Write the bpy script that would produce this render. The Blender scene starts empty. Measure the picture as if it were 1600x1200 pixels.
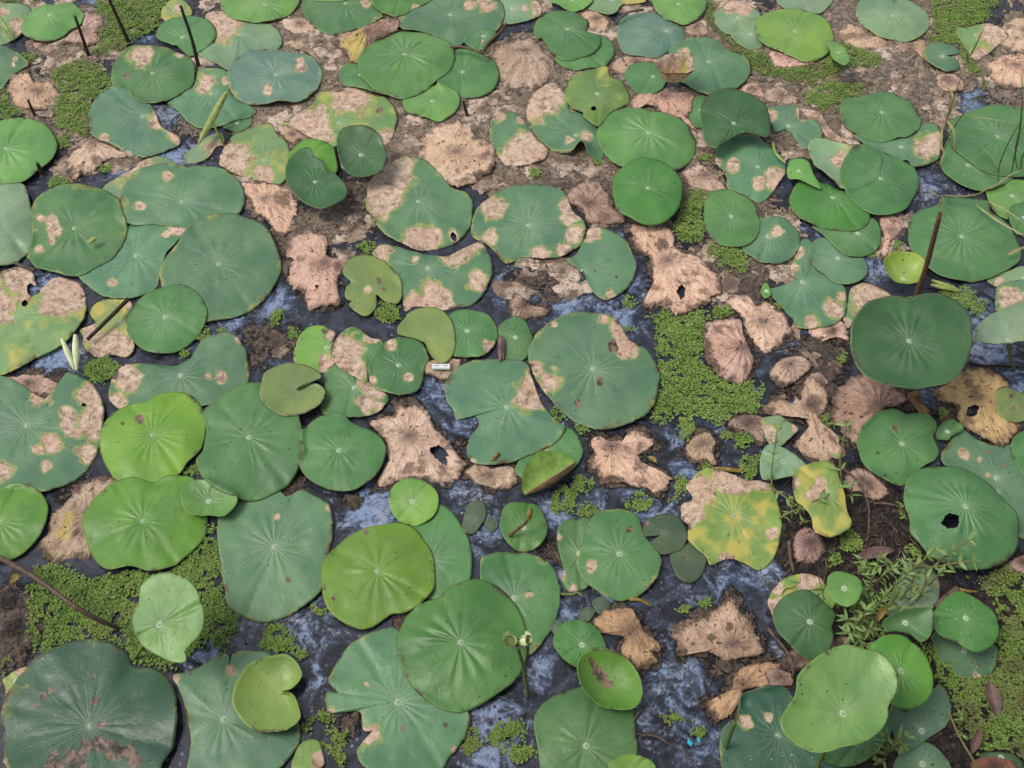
import bpy, math, random
import numpy as np
from mathutils import Vector

random.seed(7)
rng = np.random.default_rng(7)
scene = bpy.context.scene
COL = scene.collection

# ------------------------------------------------------------------ camera
F, CAM_H, DEP = 1648.0, 2.0, math.radians(54.0)      # focal length in photo pixels, height over water, depression
cam_data = bpy.data.cameras.new("camera")
cam_data.sensor_width = 36.0
cam_data.lens = 36.0 * F / 1600.0
cam_data.clip_start, cam_data.clip_end = 0.05, 500.0
cam = bpy.data.objects.new("camera", cam_data)
cam.location = (0, 0, CAM_H)
cam.rotation_euler = (math.pi / 2 - DEP, 0, 0)
COL.objects.link(cam)
scene.camera = cam

# ------------------------------------------------------------------ light: bright overcast
SUN_EL, SUN_ROT = math.radians(60), math.radians(-100)
world = bpy.data.worlds.new("World"); scene.world = world; world.use_nodes = True
wn = world.node_tree; wn.nodes.clear()
w_out = wn.nodes.new("ShaderNodeOutputWorld"); w_bg = wn.nodes.new("ShaderNodeBackground")
w_sky = wn.nodes.new("ShaderNodeTexSky"); w_sky.sky_type = 'NISHITA'; w_sky.sun_disc = False
w_sky.sun_elevation, w_sky.sun_rotation = SUN_EL, SUN_ROT
w_sky.air_density, w_sky.dust_density, w_sky.ozone_density = 1.0, 4.0, 1.0
w_hsv = wn.nodes.new("ShaderNodeHueSaturation"); w_hsv.inputs["Saturation"].default_value = 0.5
wn.links.new(w_sky.outputs[0], w_hsv.inputs["Color"])
wn.links.new(w_hsv.outputs[0], w_bg.inputs["Color"])
w_bg.inputs["Strength"].default_value = 0.14
wn.links.new(w_bg.outputs[0], w_out.inputs["Surface"])
sun_data = bpy.data.lights.new("sun", 'SUN')
sun_data.energy, sun_data.angle, sun_data.color = 1.2, math.radians(20), (1.0, 0.97, 0.92)
sun = bpy.data.objects.new("sun", sun_data); COL.objects.link(sun)
# sky sun_rotation runs clockwise from +Y
_sd = Vector((math.sin(SUN_ROT) * math.cos(SUN_EL), math.cos(SUN_ROT) * math.cos(SUN_EL), math.sin(SUN_EL)))
sun.rotation_euler = (-_sd).to_track_quat('-Z', 'Y').to_euler()
vs = scene.view_settings
vs.view_transform, vs.look, vs.exposure, vs.gamma, vs.use_curve_mapping = 'Standard', 'None', 0.05, 1.0, False
scene.cycles.max_bounces = 6

# ------------------------------------------------------------------ small helpers
def ray(u, v):
    x, y = (u - 800.0) / F, (600.0 - v) / F
    c, s = math.cos(DEP), math.sin(DEP)
    return np.array([x, c + y * s, -s + y * c])
def P(u, v, z=0.0):
    "point at height z that the photograph shows at pixel u, v"
    d = ray(u, v); t = (z - CAM_H) / d[2]
    return np.array([0, 0, CAM_H]) + d * t
def over(u, v, base):
    "point above base (same distance from the bank) seen at pixel u, v"
    d = ray(u, v); t = base[1] / d[1]
    return np.array([0, 0, CAM_H]) + d * t
def TP(tile, x, y):
    if tile == 'F': return float(x), float(y)
    return 400.0 * int(tile[1]) + x / 4.0, 300.0 * int(tile[0]) + y / 4.0
def lin(h):
    c = [int(h[i:i + 2], 16) / 255 for i in (0, 2, 4)]
    return tuple(((x + .055) / 1.055) ** 2.4 if x > .04045 else x / 12.92 for x in c)
def vnoise(x, y, seed=0):
    xi, yi = np.floor(x).astype(np.int64), np.floor(y).astype(np.int64)
    fx, fy = x - xi, y - yi
    fx, fy = fx * fx * (3 - 2 * fx), fy * fy * (3 - 2 * fy)
    def h(a, b):
        n = (a * 374761393 + b * 668265263 + seed * 1442695041) & 0x7fffffff
        n = ((n ^ (n >> 13)) * 1274126177) & 0x7fffffff
        return ((n ^ (n >> 16)) & 0xffff) / 65535.0
    return (h(xi, yi) * (1 - fx) + h(xi + 1, yi) * fx) * (1 - fy) + (h(xi, yi + 1) * (1 - fx) + h(xi + 1, yi + 1) * fx) * fy
def fbm(x, y, seed=0, o=4):
    t, a, n = 0, .5, 0
    for k in range(o):
        t = t + a * vnoise(x * 2 ** k, y * 2 ** k, seed + k); n += a; a *= .5
    return t / n
def mesh_obj(name, verts, faces, mat, parent=None, smooth=True, loc=None):
    me = bpy.data.meshes.new(name)
    me.from_pydata([tuple(v) for v in verts], [], faces)
    me.materials.append(mat)
    if smooth: me.polygons.foreach_set("use_smooth", [True] * len(me.polygons))
    o = bpy.data.objects.new(name, me); COL.objects.link(o)
    if loc is not None: o.location = loc
    if parent is not None: o.parent = parent
    return o
def tag(o, label, cat, group=None, kind=None):
    o["label"] = label
    if cat: o["category"] = cat
    if group: o["group"] = group
    if kind: o["kind"] = kind
def empty(name, loc):
    o = bpy.data.objects.new(name, None); COL.objects.link(o); o.location = loc; o.empty_display_size = .02
    return o
def spline(pts, n):
    pts = np.array(pts, float)
    if len(pts) == 2: return pts[0] + (pts[1] - pts[0]) * np.linspace(0, 1, n)[:, None]
    p = np.vstack([2 * pts[0] - pts[1], pts, 2 * pts[-1] - pts[-2]])
    out = []
    for q in np.linspace(0, len(pts) - 1 - 1e-6, n):
        i = int(q); t = q - i; a, b, c, d = p[i], p[i + 1], p[i + 2], p[i + 3]
        out.append(.5 * (2 * b + (c - a) * t + (2 * a - 5 * b + 4 * c - d) * t * t + (3 * b - a - 3 * c + d) * t ** 3))
    return np.array(out)
def tube(pts, r0, r1, n=12, k=8, rough=0.0, caps=True):
    "tapered tube along a 3-D path"
    c = spline(pts, n); V, Fc = [], []
    for i in range(n):
        t = c[min(i + 1, n - 1)] - c[max(i - 1, 0)]; t = t / np.linalg.norm(t)
        a = np.cross(t, [0.31, 0.2, 0.93]); a /= np.linalg.norm(a); b = np.cross(t, a)
        r = r0 + (r1 - r0) * i / (n - 1)
        for j in range(k):
            w = 2 * math.pi * j / k
            rr = r * (1 + rough * (random.random() - .5))
            V.append(c[i] + rr * (math.cos(w) * a + math.sin(w) * b))
    for i in range(n - 1):
        for j in range(k):
            Fc.append((i * k + j, i * k + (j + 1) % k, (i + 1) * k + (j + 1) % k, (i + 1) * k + j))
    if caps: Fc += [tuple(range(k))[::-1], tuple((n - 1) * k + j for j in range(k))]
    return V, Fc

# ------------------------------------------------------------------ material building
class NT:
    "tiny node-tree writer: every call returns an output socket"
    def __init__(s, name):
        s.m = bpy.data.materials.new(name); s.m.use_nodes = True
        s.t = s.m.node_tree; s.t.nodes.clear()
        s.out = s.n('ShaderNodeOutputMaterial')
    def n(s, kind, **kw):
        nd = s.t.nodes.new(kind)
        for k, v in kw.items(): setattr(nd, k, v)
        return nd
    def put(s, sock, v):
        if hasattr(v, 'links'): s.t.links.new(v, sock)
        elif v is not None:
            if isinstance(v, (tuple, list)) and len(v) == 3 and len(getattr(sock, 'default_value', v)) == 4: v = (*v, 1)
            sock.default_value = v
    def attr(s, name, what='Fac'): return s.n('ShaderNodeAttribute', attribute_name=name).outputs[what]
    def math(s, op, a, b=None, c=None):
        nd = s.n('ShaderNodeMath', operation=op)
        for i, v in enumerate((a, b, c)):
            if v is not None: s.put(nd.inputs[i], v)
        return nd.outputs[0]
    def mix(s, f, a, b, mode='MIX'):
        nd = s.n('ShaderNodeMix', data_type='RGBA', blend_type=mode)
        s.put(nd.inputs[0], f); s.put(nd.inputs[6], a); s.put(nd.inputs[7], b)
        return nd.outputs[2]
    def ramp(s, v, lo, hi, a=0.0, b=1.0, smooth=True):
        nd = s.n('ShaderNodeMapRange', interpolation_type='SMOOTHSTEP' if smooth else 'LINEAR')
        nd.clamp = True
        for i, x in enumerate((v, lo, hi, a, b)): s.put(nd.inputs[i], x)
        return nd.outputs[0]
    def noise(s, vec, scale, detail=4, rough=.55, dist=0.0, what=0):
        nd = s.n('ShaderNodeTexNoise')
        s.put(nd.inputs['Vector'], vec); nd.inputs['Scale'].default_value = scale
        nd.inputs['Detail'].default_value = detail; nd.inputs['Roughness'].default_value = rough
        nd.inputs['Distortion'].default_value = dist
        return nd.outputs[what]
    def vor(s, vec, scale, what='Distance', feature='F1', rnd=1.0):
        nd = s.n('ShaderNodeTexVoronoi', feature=feature)
        s.put(nd.inputs['Vector'], vec); nd.inputs['Scale'].default_value = scale
        nd.inputs['Randomness'].default_value = rnd
        return nd.outputs[what]
    def xyz(s, v):
        nd = s.n('ShaderNodeSeparateXYZ'); s.put(nd.inputs[0], v); return nd.outputs
    def comb(s, x, y, z=0.0):
        nd = s.n('ShaderNodeCombineXYZ')
        for i, v in enumerate((x, y, z)): s.put(nd.inputs[i], v)
        return nd.outputs[0]
    def pos(s): return s.n('ShaderNodeNewGeometry').outputs['Position']
    def bump(s, h, strength=.5, dist=.002, normal=None):
        nd = s.n('ShaderNodeBump'); nd.inputs['Strength'].default_value = strength
        nd.inputs['Distance'].default_value = dist; s.put(nd.inputs['Height'], h)
        if normal is not None: s.put(nd.inputs['Normal'], normal)
        return nd.outputs[0]
    def principled(s, col, rough=.5, spec=.5, normal=None, alpha=None, sheen=None, trans=None):
        b = s.n('ShaderNodeBsdfPrincipled')
        s.put(b.inputs['Base Color'], col); s.put(b.inputs['Roughness'], rough)
        s.put(b.inputs['Specular IOR Level'], spec)
        if normal is not None: s.put(b.inputs['Normal'], normal)
        if alpha is not None: s.put(b.inputs['Alpha'], alpha)
        if sheen: b.inputs['Sheen Weight'].default_value = sheen; b.inputs['Sheen Roughness'].default_value = .5
        s.t.links.new(b.outputs[0], s.out.inputs[0])
        return b

def mat_pad(name="lotus_pad_leaf", holed=False):
    s = NT(name)
    pos = s.pos()
    u = s.xyz(s.attr('uvh', 'Vector')); lx, ly, rr = u[0], u[1], u[2]
    tint = s.attr('tint', 'Color')
    lk = s.xyz(s.attr('look', 'Vector'))                     # seed, bloom, vein strength
    seed, bloom, vst = lk[0], lk[1], lk[2]
    ang = s.math('ARCTAN2', ly, lx)
    r = s.math('SQRT', s.math('ADD', s.math('MULTIPLY', lx, lx), s.math('MULTIPLY', ly, ly)))
    big = s.noise(pos, 9, 2); mid = s.noise(pos, 40, 4, .62); blot = s.noise(pos, 17, 5, .66)
    N = s.attr('nveins')
    t = s.math('ADD', s.math('ADD', s.math('MULTIPLY', ang, s.math('DIVIDE', N, 2 * math.pi)), s.math('MULTIPLY', blot, 1.1)), seed)
    def line(tt, n, w0, w1):
        f = s.math('ABSOLUTE', s.math('SUBTRACT', s.math('FRACT', tt), .5))
        d = s.math('MULTIPLY', s.math('DIVIDE', s.math('MULTIPLY', f, 2 * math.pi), n), r)
        return s.ramp(d, w1, w0, 0, 1)
    v1 = line(t, N, .0002, .0015)
    v2 = s.math('MULTIPLY', line(s.math('MULTIPLY', t, 2.0), s.math('MULTIPLY', N, 2.0), .0002, .0012), s.ramp(rr, .38, .6))
    vein = s.math('MULTIPLY', s.math('MAXIMUM', v1, s.math('MULTIPLY', v2, .55)), s.ramp(rr, .95, .08, .0, 1.0))
    vein = s.math('MULTIPLY', vein, s.ramp(mid, .3, .6, .35, 1.0))
    col = s.mix(s.ramp(big, .3, .7), s.mix(1, tint, (.80, .86, .86), 'MULTIPLY'), s.mix(1, tint, (1.2, 1.13, 1.02), 'MULTIPLY'))
    col = s.mix(s.ramp(mid, .46, .78, 0, .30), col, s.mix(1, tint, (.68, .76, .66), 'MULTIPLY'))
    # waxy bloom: pale greyish film worn in blotches
    wax = s.math('MULTIPLY', s.ramp(rr, 1.1, 0.0, .05, .42), s.ramp(blot, .32, .72))
    col = s.mix(s.math('MULTIPLY', wax, bloom), col, (.42, .50, .37))
    col = s.mix(s.math('MULTIPLY', vein, vst), col, (.46, .58, .38))
    col = s.mix(s.math('MULTIPLY', s.ramp(r, .0075, .0035), s.math('MINIMUM', s.math('MULTIPLY', bloom, 3.0), 1.0)), col, (.50, .62, .42))
    col = s.mix(s.ramp(rr, .965, 1.0, 0, .35), col, (.30, .27, .10))
    # decay
    dz = s.noise(pos, 46, 6, .7, .6)
    dn = s.math('ADD', s.math('ADD', s.math('MULTIPLY', s.math('SUBTRACT', blot, .5), .9), s.math('MULTIPLY', s.math('SUBTRACT', dz, .5), .8)), s.attr('dead'))
    yn = s.math('MAXIMUM', dn, s.math('ADD', s.attr('yel'), s.math('MULTIPLY', s.math('SUBTRACT', dz, .5), .5)))
    col = s.mix(s.ramp(yn, .24, .47, 0, .72), col, s.mix(s.ramp(yn, .4, .6), (.36, .40, .10), (.58, .47, .11)))
    tan = s.mix(s.ramp(s.noise(pos, 70, 6, .74), .36, .62), (.38, .26, .17), (.70, .54, .40))
    tan = s.mix(s.ramp(big, .42, .7, 0, .45), tan, (.60, .36, .26))
    tan = s.mix(s.ramp(s.vor(pos, 190), .17, .06, 0, .8), tan, (.11, .07, .045))
    tan = s.mix(s.ramp(dz, .52, .64, 0, .75), tan, s.mix(mid, (.10, .065, .045), (.26, .17, .115)))
    dmask = s.ramp(dn, .44, .57)
    col = s.mix(dmask, col, tan)
    fr = s.math('MULTIPLY', s.ramp(s.math('ADD', s.math('MULTIPLY', dz, .6), s.math('MULTIPLY', mid, .4)), .60, .68), s.math('MULTIPLY', vst, 1.5))
    col = s.mix(s.math('MINIMUM', fr, .8), col, (.34, .25, .13))
    # rotten dark rim spots
    rim = s.math('MULTIPLY', s.ramp(s.math('ADD', blot, s.math('MULTIPLY', s.math('SUBTRACT', dz, .5), .5)), .55, .63), s.ramp(rr, .88, .98))
    col = s.mix(s.math('MULTIPLY', rim, .85), col, (.075, .048, .032))
    sp = s.math('ADD', s.attr('spot'), s.math('ADD', s.math('MULTIPLY', s.math('SUBTRACT', mid, .5), 1.0), s.math('MULTIPLY', s.math('SUBTRACT', dz, .5), .9)))
    col = s.mix(s.ramp(sp, .5, .62, 0, .92), col, s.mix(s.ramp(dz, .4, .6), (.035, .025, .018), (.27, .165, .115)))
    # specks: dirt and droppings
    vd = s.n('ShaderNodeTexVoronoi'); s.put(vd.inputs['Vector'], pos); vd.inputs['Scale'].default_value = 85
    vcol = s.xyz(vd.outputs['Color'])
    sz = s.math('MULTIPLY', s.math('POWER', vcol[0], 2.6), .19)
    speck = s.math('MULTIPLY', s.math('LESS_THAN', s.math('ADD', vd.outputs['Distance'], s.math('MULTIPLY', s.math('SUBTRACT', dz, .5), .25)), sz), s.math('GREATER_THAN', blot, .43))
    col = s.mix(s.math('MULTIPLY', speck, .85), col, (.035, .03, .02))
    wsz = s.math('MULTIPLY', s.math('POWER', vcol[1], 3.0), s.math('ADD', s.math('MULTIPLY', s.attr('white'), .14), .03))
    vw = s.n('ShaderNodeTexVoronoi'); s.put(vw.inputs['Vector'], pos); vw.inputs['Scale'].default_value = 150
    wcol = s.xyz(vw.outputs['Color'])
    wsz = s.math('MULTIPLY', s.math('POWER', wcol[1], 3.0), s.math('ADD', s.math('MULTIPLY', s.attr('white'), .13), .04))
    wsp = s.math('MULTIPLY', s.math('LESS_THAN', vw.outputs['Distance'], wsz), s.math('GREATER_THAN', blot, .46))
    col = s.mix(s.math('MULTIPLY', wsp, .85), col, (.72, .74, .66))
    # relief
    h = s.math('ADD', s.math('MULTIPLY', vein, .18), s.math('MULTIPLY', mid, .9))
    h = s.math('ADD', h, s.math('MULTIPLY', s.math('MULTIPLY', dmask, dz), 2.2))
    h = s.math('ADD', h, s.math('MULTIPLY', blot, 1.6))
    nrm = s.bump(h, .6, .0024)
    rough = s.math('ADD', s.ramp(blot, .3, .7, .33, .52), s.math('MULTIPLY', dmask, .3))
    alpha = None
    if holed:
        hole = s.math('ADD', s.attr('hole'), s.math('MULTIPLY', s.math('SUBTRACT', dz, .5), .5))
        alpha = s.math('LESS_THAN', hole, .5)
    s.principled(col, rough, .45, nrm, alpha)
    return s.m

def mat_withered(name="withered_leaf", holed=False):
    s = NT(name)
    pos = s.pos()
    u = s.xyz(s.attr('uvh', 'Vector')); lx, ly, rr = u[0], u[1], u[2]
    tint = s.attr('tint', 'Color')
    ang = s.math('ARCTAN2', ly, lx)
    r = s.math('SQRT', s.math('ADD', s.math('MULTIPLY', lx, lx), s.math('MULTIPLY', ly, ly)))
    n1, n2, n0 = s.noise(pos, 24, 6, .68), s.noise(pos, 105, 5, .72), s.noise(pos, 12, 3)
    pl = s.noise(s.comb(s.math('COSINE', ang), s.math('SINE', ang), s.math('MULTIPLY', r, 4.0)), 11, 4, .6)
    col = s.mix(s.ramp(n1, .34, .62), s.mix(1, tint, (.74, .66, .62), 'MULTIPLY'), s.mix(1, tint, (1.06, 1.05, 1.04), 'MULTIPLY'))
    col = s.mix(s.ramp(n2, .50, .76, 0, .45), col, s.mix(1, tint, (1.22, 1.24, 1.24), 'MULTIPLY'))
    col = s.mix(s.ramp(n0, .5, .72, 0, .55), col, s.mix(1, tint, (.78, .66, .50), 'MULTIPLY'))
    col = s.mix(s.ramp(n2, .44, .33, 0, .55), col, s.mix(1, tint, (.5, .42, .38), 'MULTIPLY'))
    col = s.mix(s.math('MULTIPLY', s.ramp(pl, .50, .36, 0, .5), s.ramp(rr, 1.0, .1, .2, 1)), col, s.mix(1, tint, (.52, .42, .40), 'MULTIPLY'))
    col = s.mix(s.math('MULTIPLY', s.ramp(r, .030, .003), s.ramp(pl, .3, .7, .2, .75)), col, (.17, .115, .13))
    col = s.mix(s.ramp(s.attr('yel'), .3, .6, 0, .8), col, (.60, .48, .12))
    wet = s.ramp(s.math('ADD', s.math('MULTIPLY', n0, .6), s.math('MULTIPLY', n1, .4)), .44, .36, 0, .72)
    col = s.mix(wet, col, s.mix(n2, (.10, .065, .045), (.34, .23, .165)))
    # curved dark bite marks and pits
    vd = s.n('ShaderNodeTexVoronoi'); vd.inputs['Scale'].default_value = 80
    wv = s.n('ShaderNodeVectorMath', operation='ADD'); s.put(wv.inputs[0], pos)
    sc = s.n('ShaderNodeVectorMath', operation='SCALE'); s.put(sc.inputs[0], s.noise(pos, 60, 2, what=1)); sc.inputs['Scale'].default_value = .026
    s.put(wv.inputs[1], sc.outputs[0]); s.put(vd.inputs['Vector'], wv.outputs[0])
    vc = s.xyz(vd.outputs['Color'])
    sz = s.math('MULTIPLY', s.math('POWER', vc[0], 1.7), .34)
    pit = s.math('MULTIPLY', s.ramp(s.math('SUBTRACT', vd.outputs['Distance'], sz), .02, -.02), s.ramp(n0, .42, .54))
    col = s.mix(s.math('MULTIPLY', pit, .92), col, s.mix(n2, (.05, .033, .024), (.16, .09, .06)))
    # soaked, rotting margin
    edge = s.ramp(s.math('ADD', rr, s.math('ADD', s.math('MULTIPLY', s.math('SUBTRACT', n1, .5), .9), s.math('MULTIPLY', s.math('SUBTRACT', n0, .5), .5))), .80, 1.02, 0, .95)
    col = s.mix(edge, col, s.mix(s.ramp(n2, .3, .7), (.05, .034, .025), (.22, .145, .10)))
    sp = s.math('ADD', s.attr('spot'), s.math('MULTIPLY', s.math('SUBTRACT', n2, .5), 1.0))
    col = s.mix(s.ramp(sp, .42, .62, 0, .8), col, (.11, .08, .05))
    h = s.math('ADD', s.math('MULTIPLY', pl, 1.3), s.math('ADD', s.math('MULTIPLY', n1, 2.4), s.math('MULTIPLY', n2, .7)))
    h = s.math('SUBTRACT', h, s.math('MULTIPLY', pit, .5))
    nrm = s.bump(h, 1.0, .0055)
    alpha = None
    if holed:
        hole = s.math('ADD', s.attr('hole'), s.math('MULTIPLY', s.math('SUBTRACT', n2, .5), .5))
        alpha = s.math('LESS_THAN', hole, .5)
    s.principled(col, .72, .28, nrm, alpha)
    return s.m

def mat_plain(name, c0, c1, rough=.6, scale=60, spec=.4, bump=.4):
    s = NT(name); pos = s.pos()
    n = s.noise(pos, scale, 5, .6)
    col = s.mix(s.ramp(n, .3, .7), c0, c1)
    col = s.mix(s.ramp(s.vor(pos, 180), .15, .05, 0, .5), col, (.05, .035, .025))
    s.principled(col, rough, spec, s.bump(n, bump, .0015))
    return s.m

def mat_fern():
    s = NT("floating_fern_fronds"); pos = s.pos()
    n, m = s.noise(pos, 16, 4, .65), s.noise(pos, 190, 2)
    g = s.attr('age')
    col = s.mix(s.ramp(m, .28, .72), (.050, .110, .018), (.270, .400, .080))
    col = s.mix(s.math('MULTIPLY', s.ramp(n, .35, .7), .5), col, (.31, .40, .10))
    col = s.mix(s.ramp(s.math('ADD', g, s.math('ADD', s.math('MULTIPLY', s.math('SUBTRACT', n, .5), 1.3), s.math('MULTIPLY', s.math('SUBTRACT', m, .5), .5))), .36, .7, 0, .85), col, (.14, .115, .055))
    s.principled(col, .6, .3, None)
    return s.m

def mat_water():
    s = NT("pond_surface"); pos = s.pos()
    mudA, filmA, soilA = s.attr('mud'), s.attr('film'), s.attr('soil')
    n0, n1 = s.noise(pos, 6, 4, .6, .4), s.noise(pos, 14, 5, .58, 2.2)
    n2, n3 = s.noise(pos, 70, 5, .62, 1.2), s.noise(pos, 330, 3, .7)
    # still dark water with fine dust
    col = s.mix(s.ramp(n1, .3, .68), (.014, .015, .019), (.052, .058, .080))
    col = s.mix(s.ramp(n2, .54, .70, 0, .25), col, (.12, .135, .18))
    col = s.mix(s.ramp(n3, .62, .74, 0, .28), col, (.24, .26, .31))
    # bluish-white oily bloom on the surface
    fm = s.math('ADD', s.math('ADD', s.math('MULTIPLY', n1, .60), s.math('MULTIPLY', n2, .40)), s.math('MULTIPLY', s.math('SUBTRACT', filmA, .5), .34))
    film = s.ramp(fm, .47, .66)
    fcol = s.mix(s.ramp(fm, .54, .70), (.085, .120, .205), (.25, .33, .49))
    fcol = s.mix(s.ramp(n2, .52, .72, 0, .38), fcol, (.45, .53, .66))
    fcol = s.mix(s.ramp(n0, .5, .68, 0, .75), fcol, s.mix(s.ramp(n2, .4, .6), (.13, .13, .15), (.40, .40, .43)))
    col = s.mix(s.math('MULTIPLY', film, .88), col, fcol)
    # crusty pale flakes
    vf = s.n('ShaderNodeTexVoronoi'); s.put(vf.inputs['Vector'], pos); vf.inputs['Scale'].default_value = 120
    vfc = s.xyz(vf.outputs['Color'])
    fl = s.math('MULTIPLY', s.math('LESS_THAN', s.math('ADD', vf.outputs['Distance'], s.math('MULTIPLY', s.math('SUBTRACT', n3, .5), .5)), s.math('MULTIPLY', s.math('POWER', vfc[0], 4.0), .42)), s.ramp(n0, .46, .60))
    col = s.mix(s.math('MULTIPLY', fl, .5), col, (.40, .44, .52))
    # floating mud, rotted leaf and algae
    nm = s.noise(pos, 14, 6, .68, .7)
    mm = s.math('ADD', s.math('ADD', s.math('MULTIPLY', nm, .6), s.math('MULTIPLY', n2, .4)), s.math('MULTIPLY', s.math('SUBTRACT', mudA, .5), .60))
    mud = s.ramp(mm, .50, .57)
    mcol = s.mix(s.ramp(n2, .34, .66), (.028, .020, .016), (.155, .108, .078))
    pl = s.ramp(s.math('ADD', s.math('MULTIPLY', n0, .7), s.math('MULTIPLY', s.attr('pale'), .46)), .42, .70, 0, .9)
    mcol = s.mix(pl, mcol, s.mix(s.ramp(n2, .36, .62), (.090, .066, .043), (.30, .235, .165)))
    mcol = s.mix(s.math('MULTIPLY', pl, s.ramp(n1, .54, .62, 0, .8)), mcol, s.mix(n2, (.20, .135, .095), (.60, .46, .36)))
    mcol = s.mix(s.ramp(nm, .60, .70, 0, .4), mcol, (.12, .125, .045))
    col = s.mix(mud, col, mcol)
    soil = s.ramp(s.math('ADD', soilA, s.math('MULTIPLY', s.math('SUBTRACT', n1, .5), .6)), .4, .55)
    scol = s.mix(s.ramp(n2, .36, .70), (.009, .007, .006), (.085, .060, .045))
    col = s.mix(soil, col, scol)
    rough = s.math('MAXIMUM', s.math('MULTIPLY', film, .22), .06)
    rough = s.math('MAXIMUM', rough, s.math('MULTIPLY', mud, s.ramp(n1, .35, .62, .20, .6))); rough = s.math('MAXIMUM', rough, s.math('MULTIPLY', soil, .40))
    solid = s.math('MAXIMUM', mud, soil)
    h = s.math('MULTIPLY', solid, s.math('ADD', s.math('MULTIPLY', n2, s.ramp(soil, 0, 1, .9, 1.8)), s.math('MULTIPLY', n1, 1.6)))
    h = s.math('ADD', h, s.math('MULTIPLY', n3, s.math('MULTIPLY', solid, .12)))
    h = s.math('ADD', h, s.math('MULTIPLY', s.math('MULTIPLY', film, n2), .12))
    s.principled(col, rough, .5, s.bump(h, 1.0, .008))
    return s.m

M = dict(
    pad=mat_pad(), dead=mat_withered(), padh=mat_pad('lotus_pad_leaf_torn', True), deadh=mat_withered('withered_leaf_torn', True), fern=mat_fern(), water=mat_water(),
    hub=mat_plain("pale_leaf_centre", (.26, .38, .20), (.42, .54, .34), .5, 400),
    stump=mat_plain("dark_dead_stalk", (.020, .014, .011), (.055, .036, .026), .6, 120),
    redstem=mat_plain("reddish_brown_stalk", (.075, .034, .020), (.17, .085, .05), .5, 140),
    brownstem=mat_plain("brown_stalk", (.07, .045, .030), (.16, .105, .065), .55, 140),
    greenstem=mat_plain("green_stalk", (.10, .16, .03), (.20, .25, .06), .5, 120),
    roll=mat_plain("rolled_young_leaf", (.20, .27, .055), (.40, .46, .15), .5, 70),
    budroll=mat_plain("pale_young_leaf", (.62, .70, .36), (.80, .84, .56), .45, 60),
    bud=mat_plain("brown_yellow_bud", (.15, .09, .02), (.34, .25, .05), .5, 90),
    weed=mat_plain("weed_leaf", (.12, .215, .05), (.25, .36, .115), .5, 50),
    weedstem=mat_plain("weed_stem", (.13, .14, .045), (.24, .21, .08), .55, 90),
    grass=mat_plain("grass_blade", (.10, .15, .035), (.24, .27, .09), .5, 40),
    drygrass=mat_plain("dry_grass_blade", (.26, .24, .10), (.40, .36, .18), .6, 40),
    fallen=mat_plain("fallen_leaf", (.10, .055, .048), (.22, .13, .115), .5, 45),
    twig=mat_plain("twig_bark", (.06, .04, .028), (.20, .135, .10), .75, 110),
    card=mat_plain("white_card", (.74, .75, .76), (.84, .84, .84), .4, 30, .5, .05),
    cardgreen=mat_plain("green_card_stripe", (.30, .46, .36), (.38, .54, .42), .45, 40, .4, .05),
    ink=mat_plain("dark_ink", (.04, .04, .06), (.09, .08, .10), .5, 40, .3, .0),
    cyan=mat_plain("cyan_plastic", (.03, .42, .62), (.08, .58, .74), .3, 60),
    debris=mat_plain("pond_debris", (.02, .014, .010), (.17, .11, .07), .75, 25),
)
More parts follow.
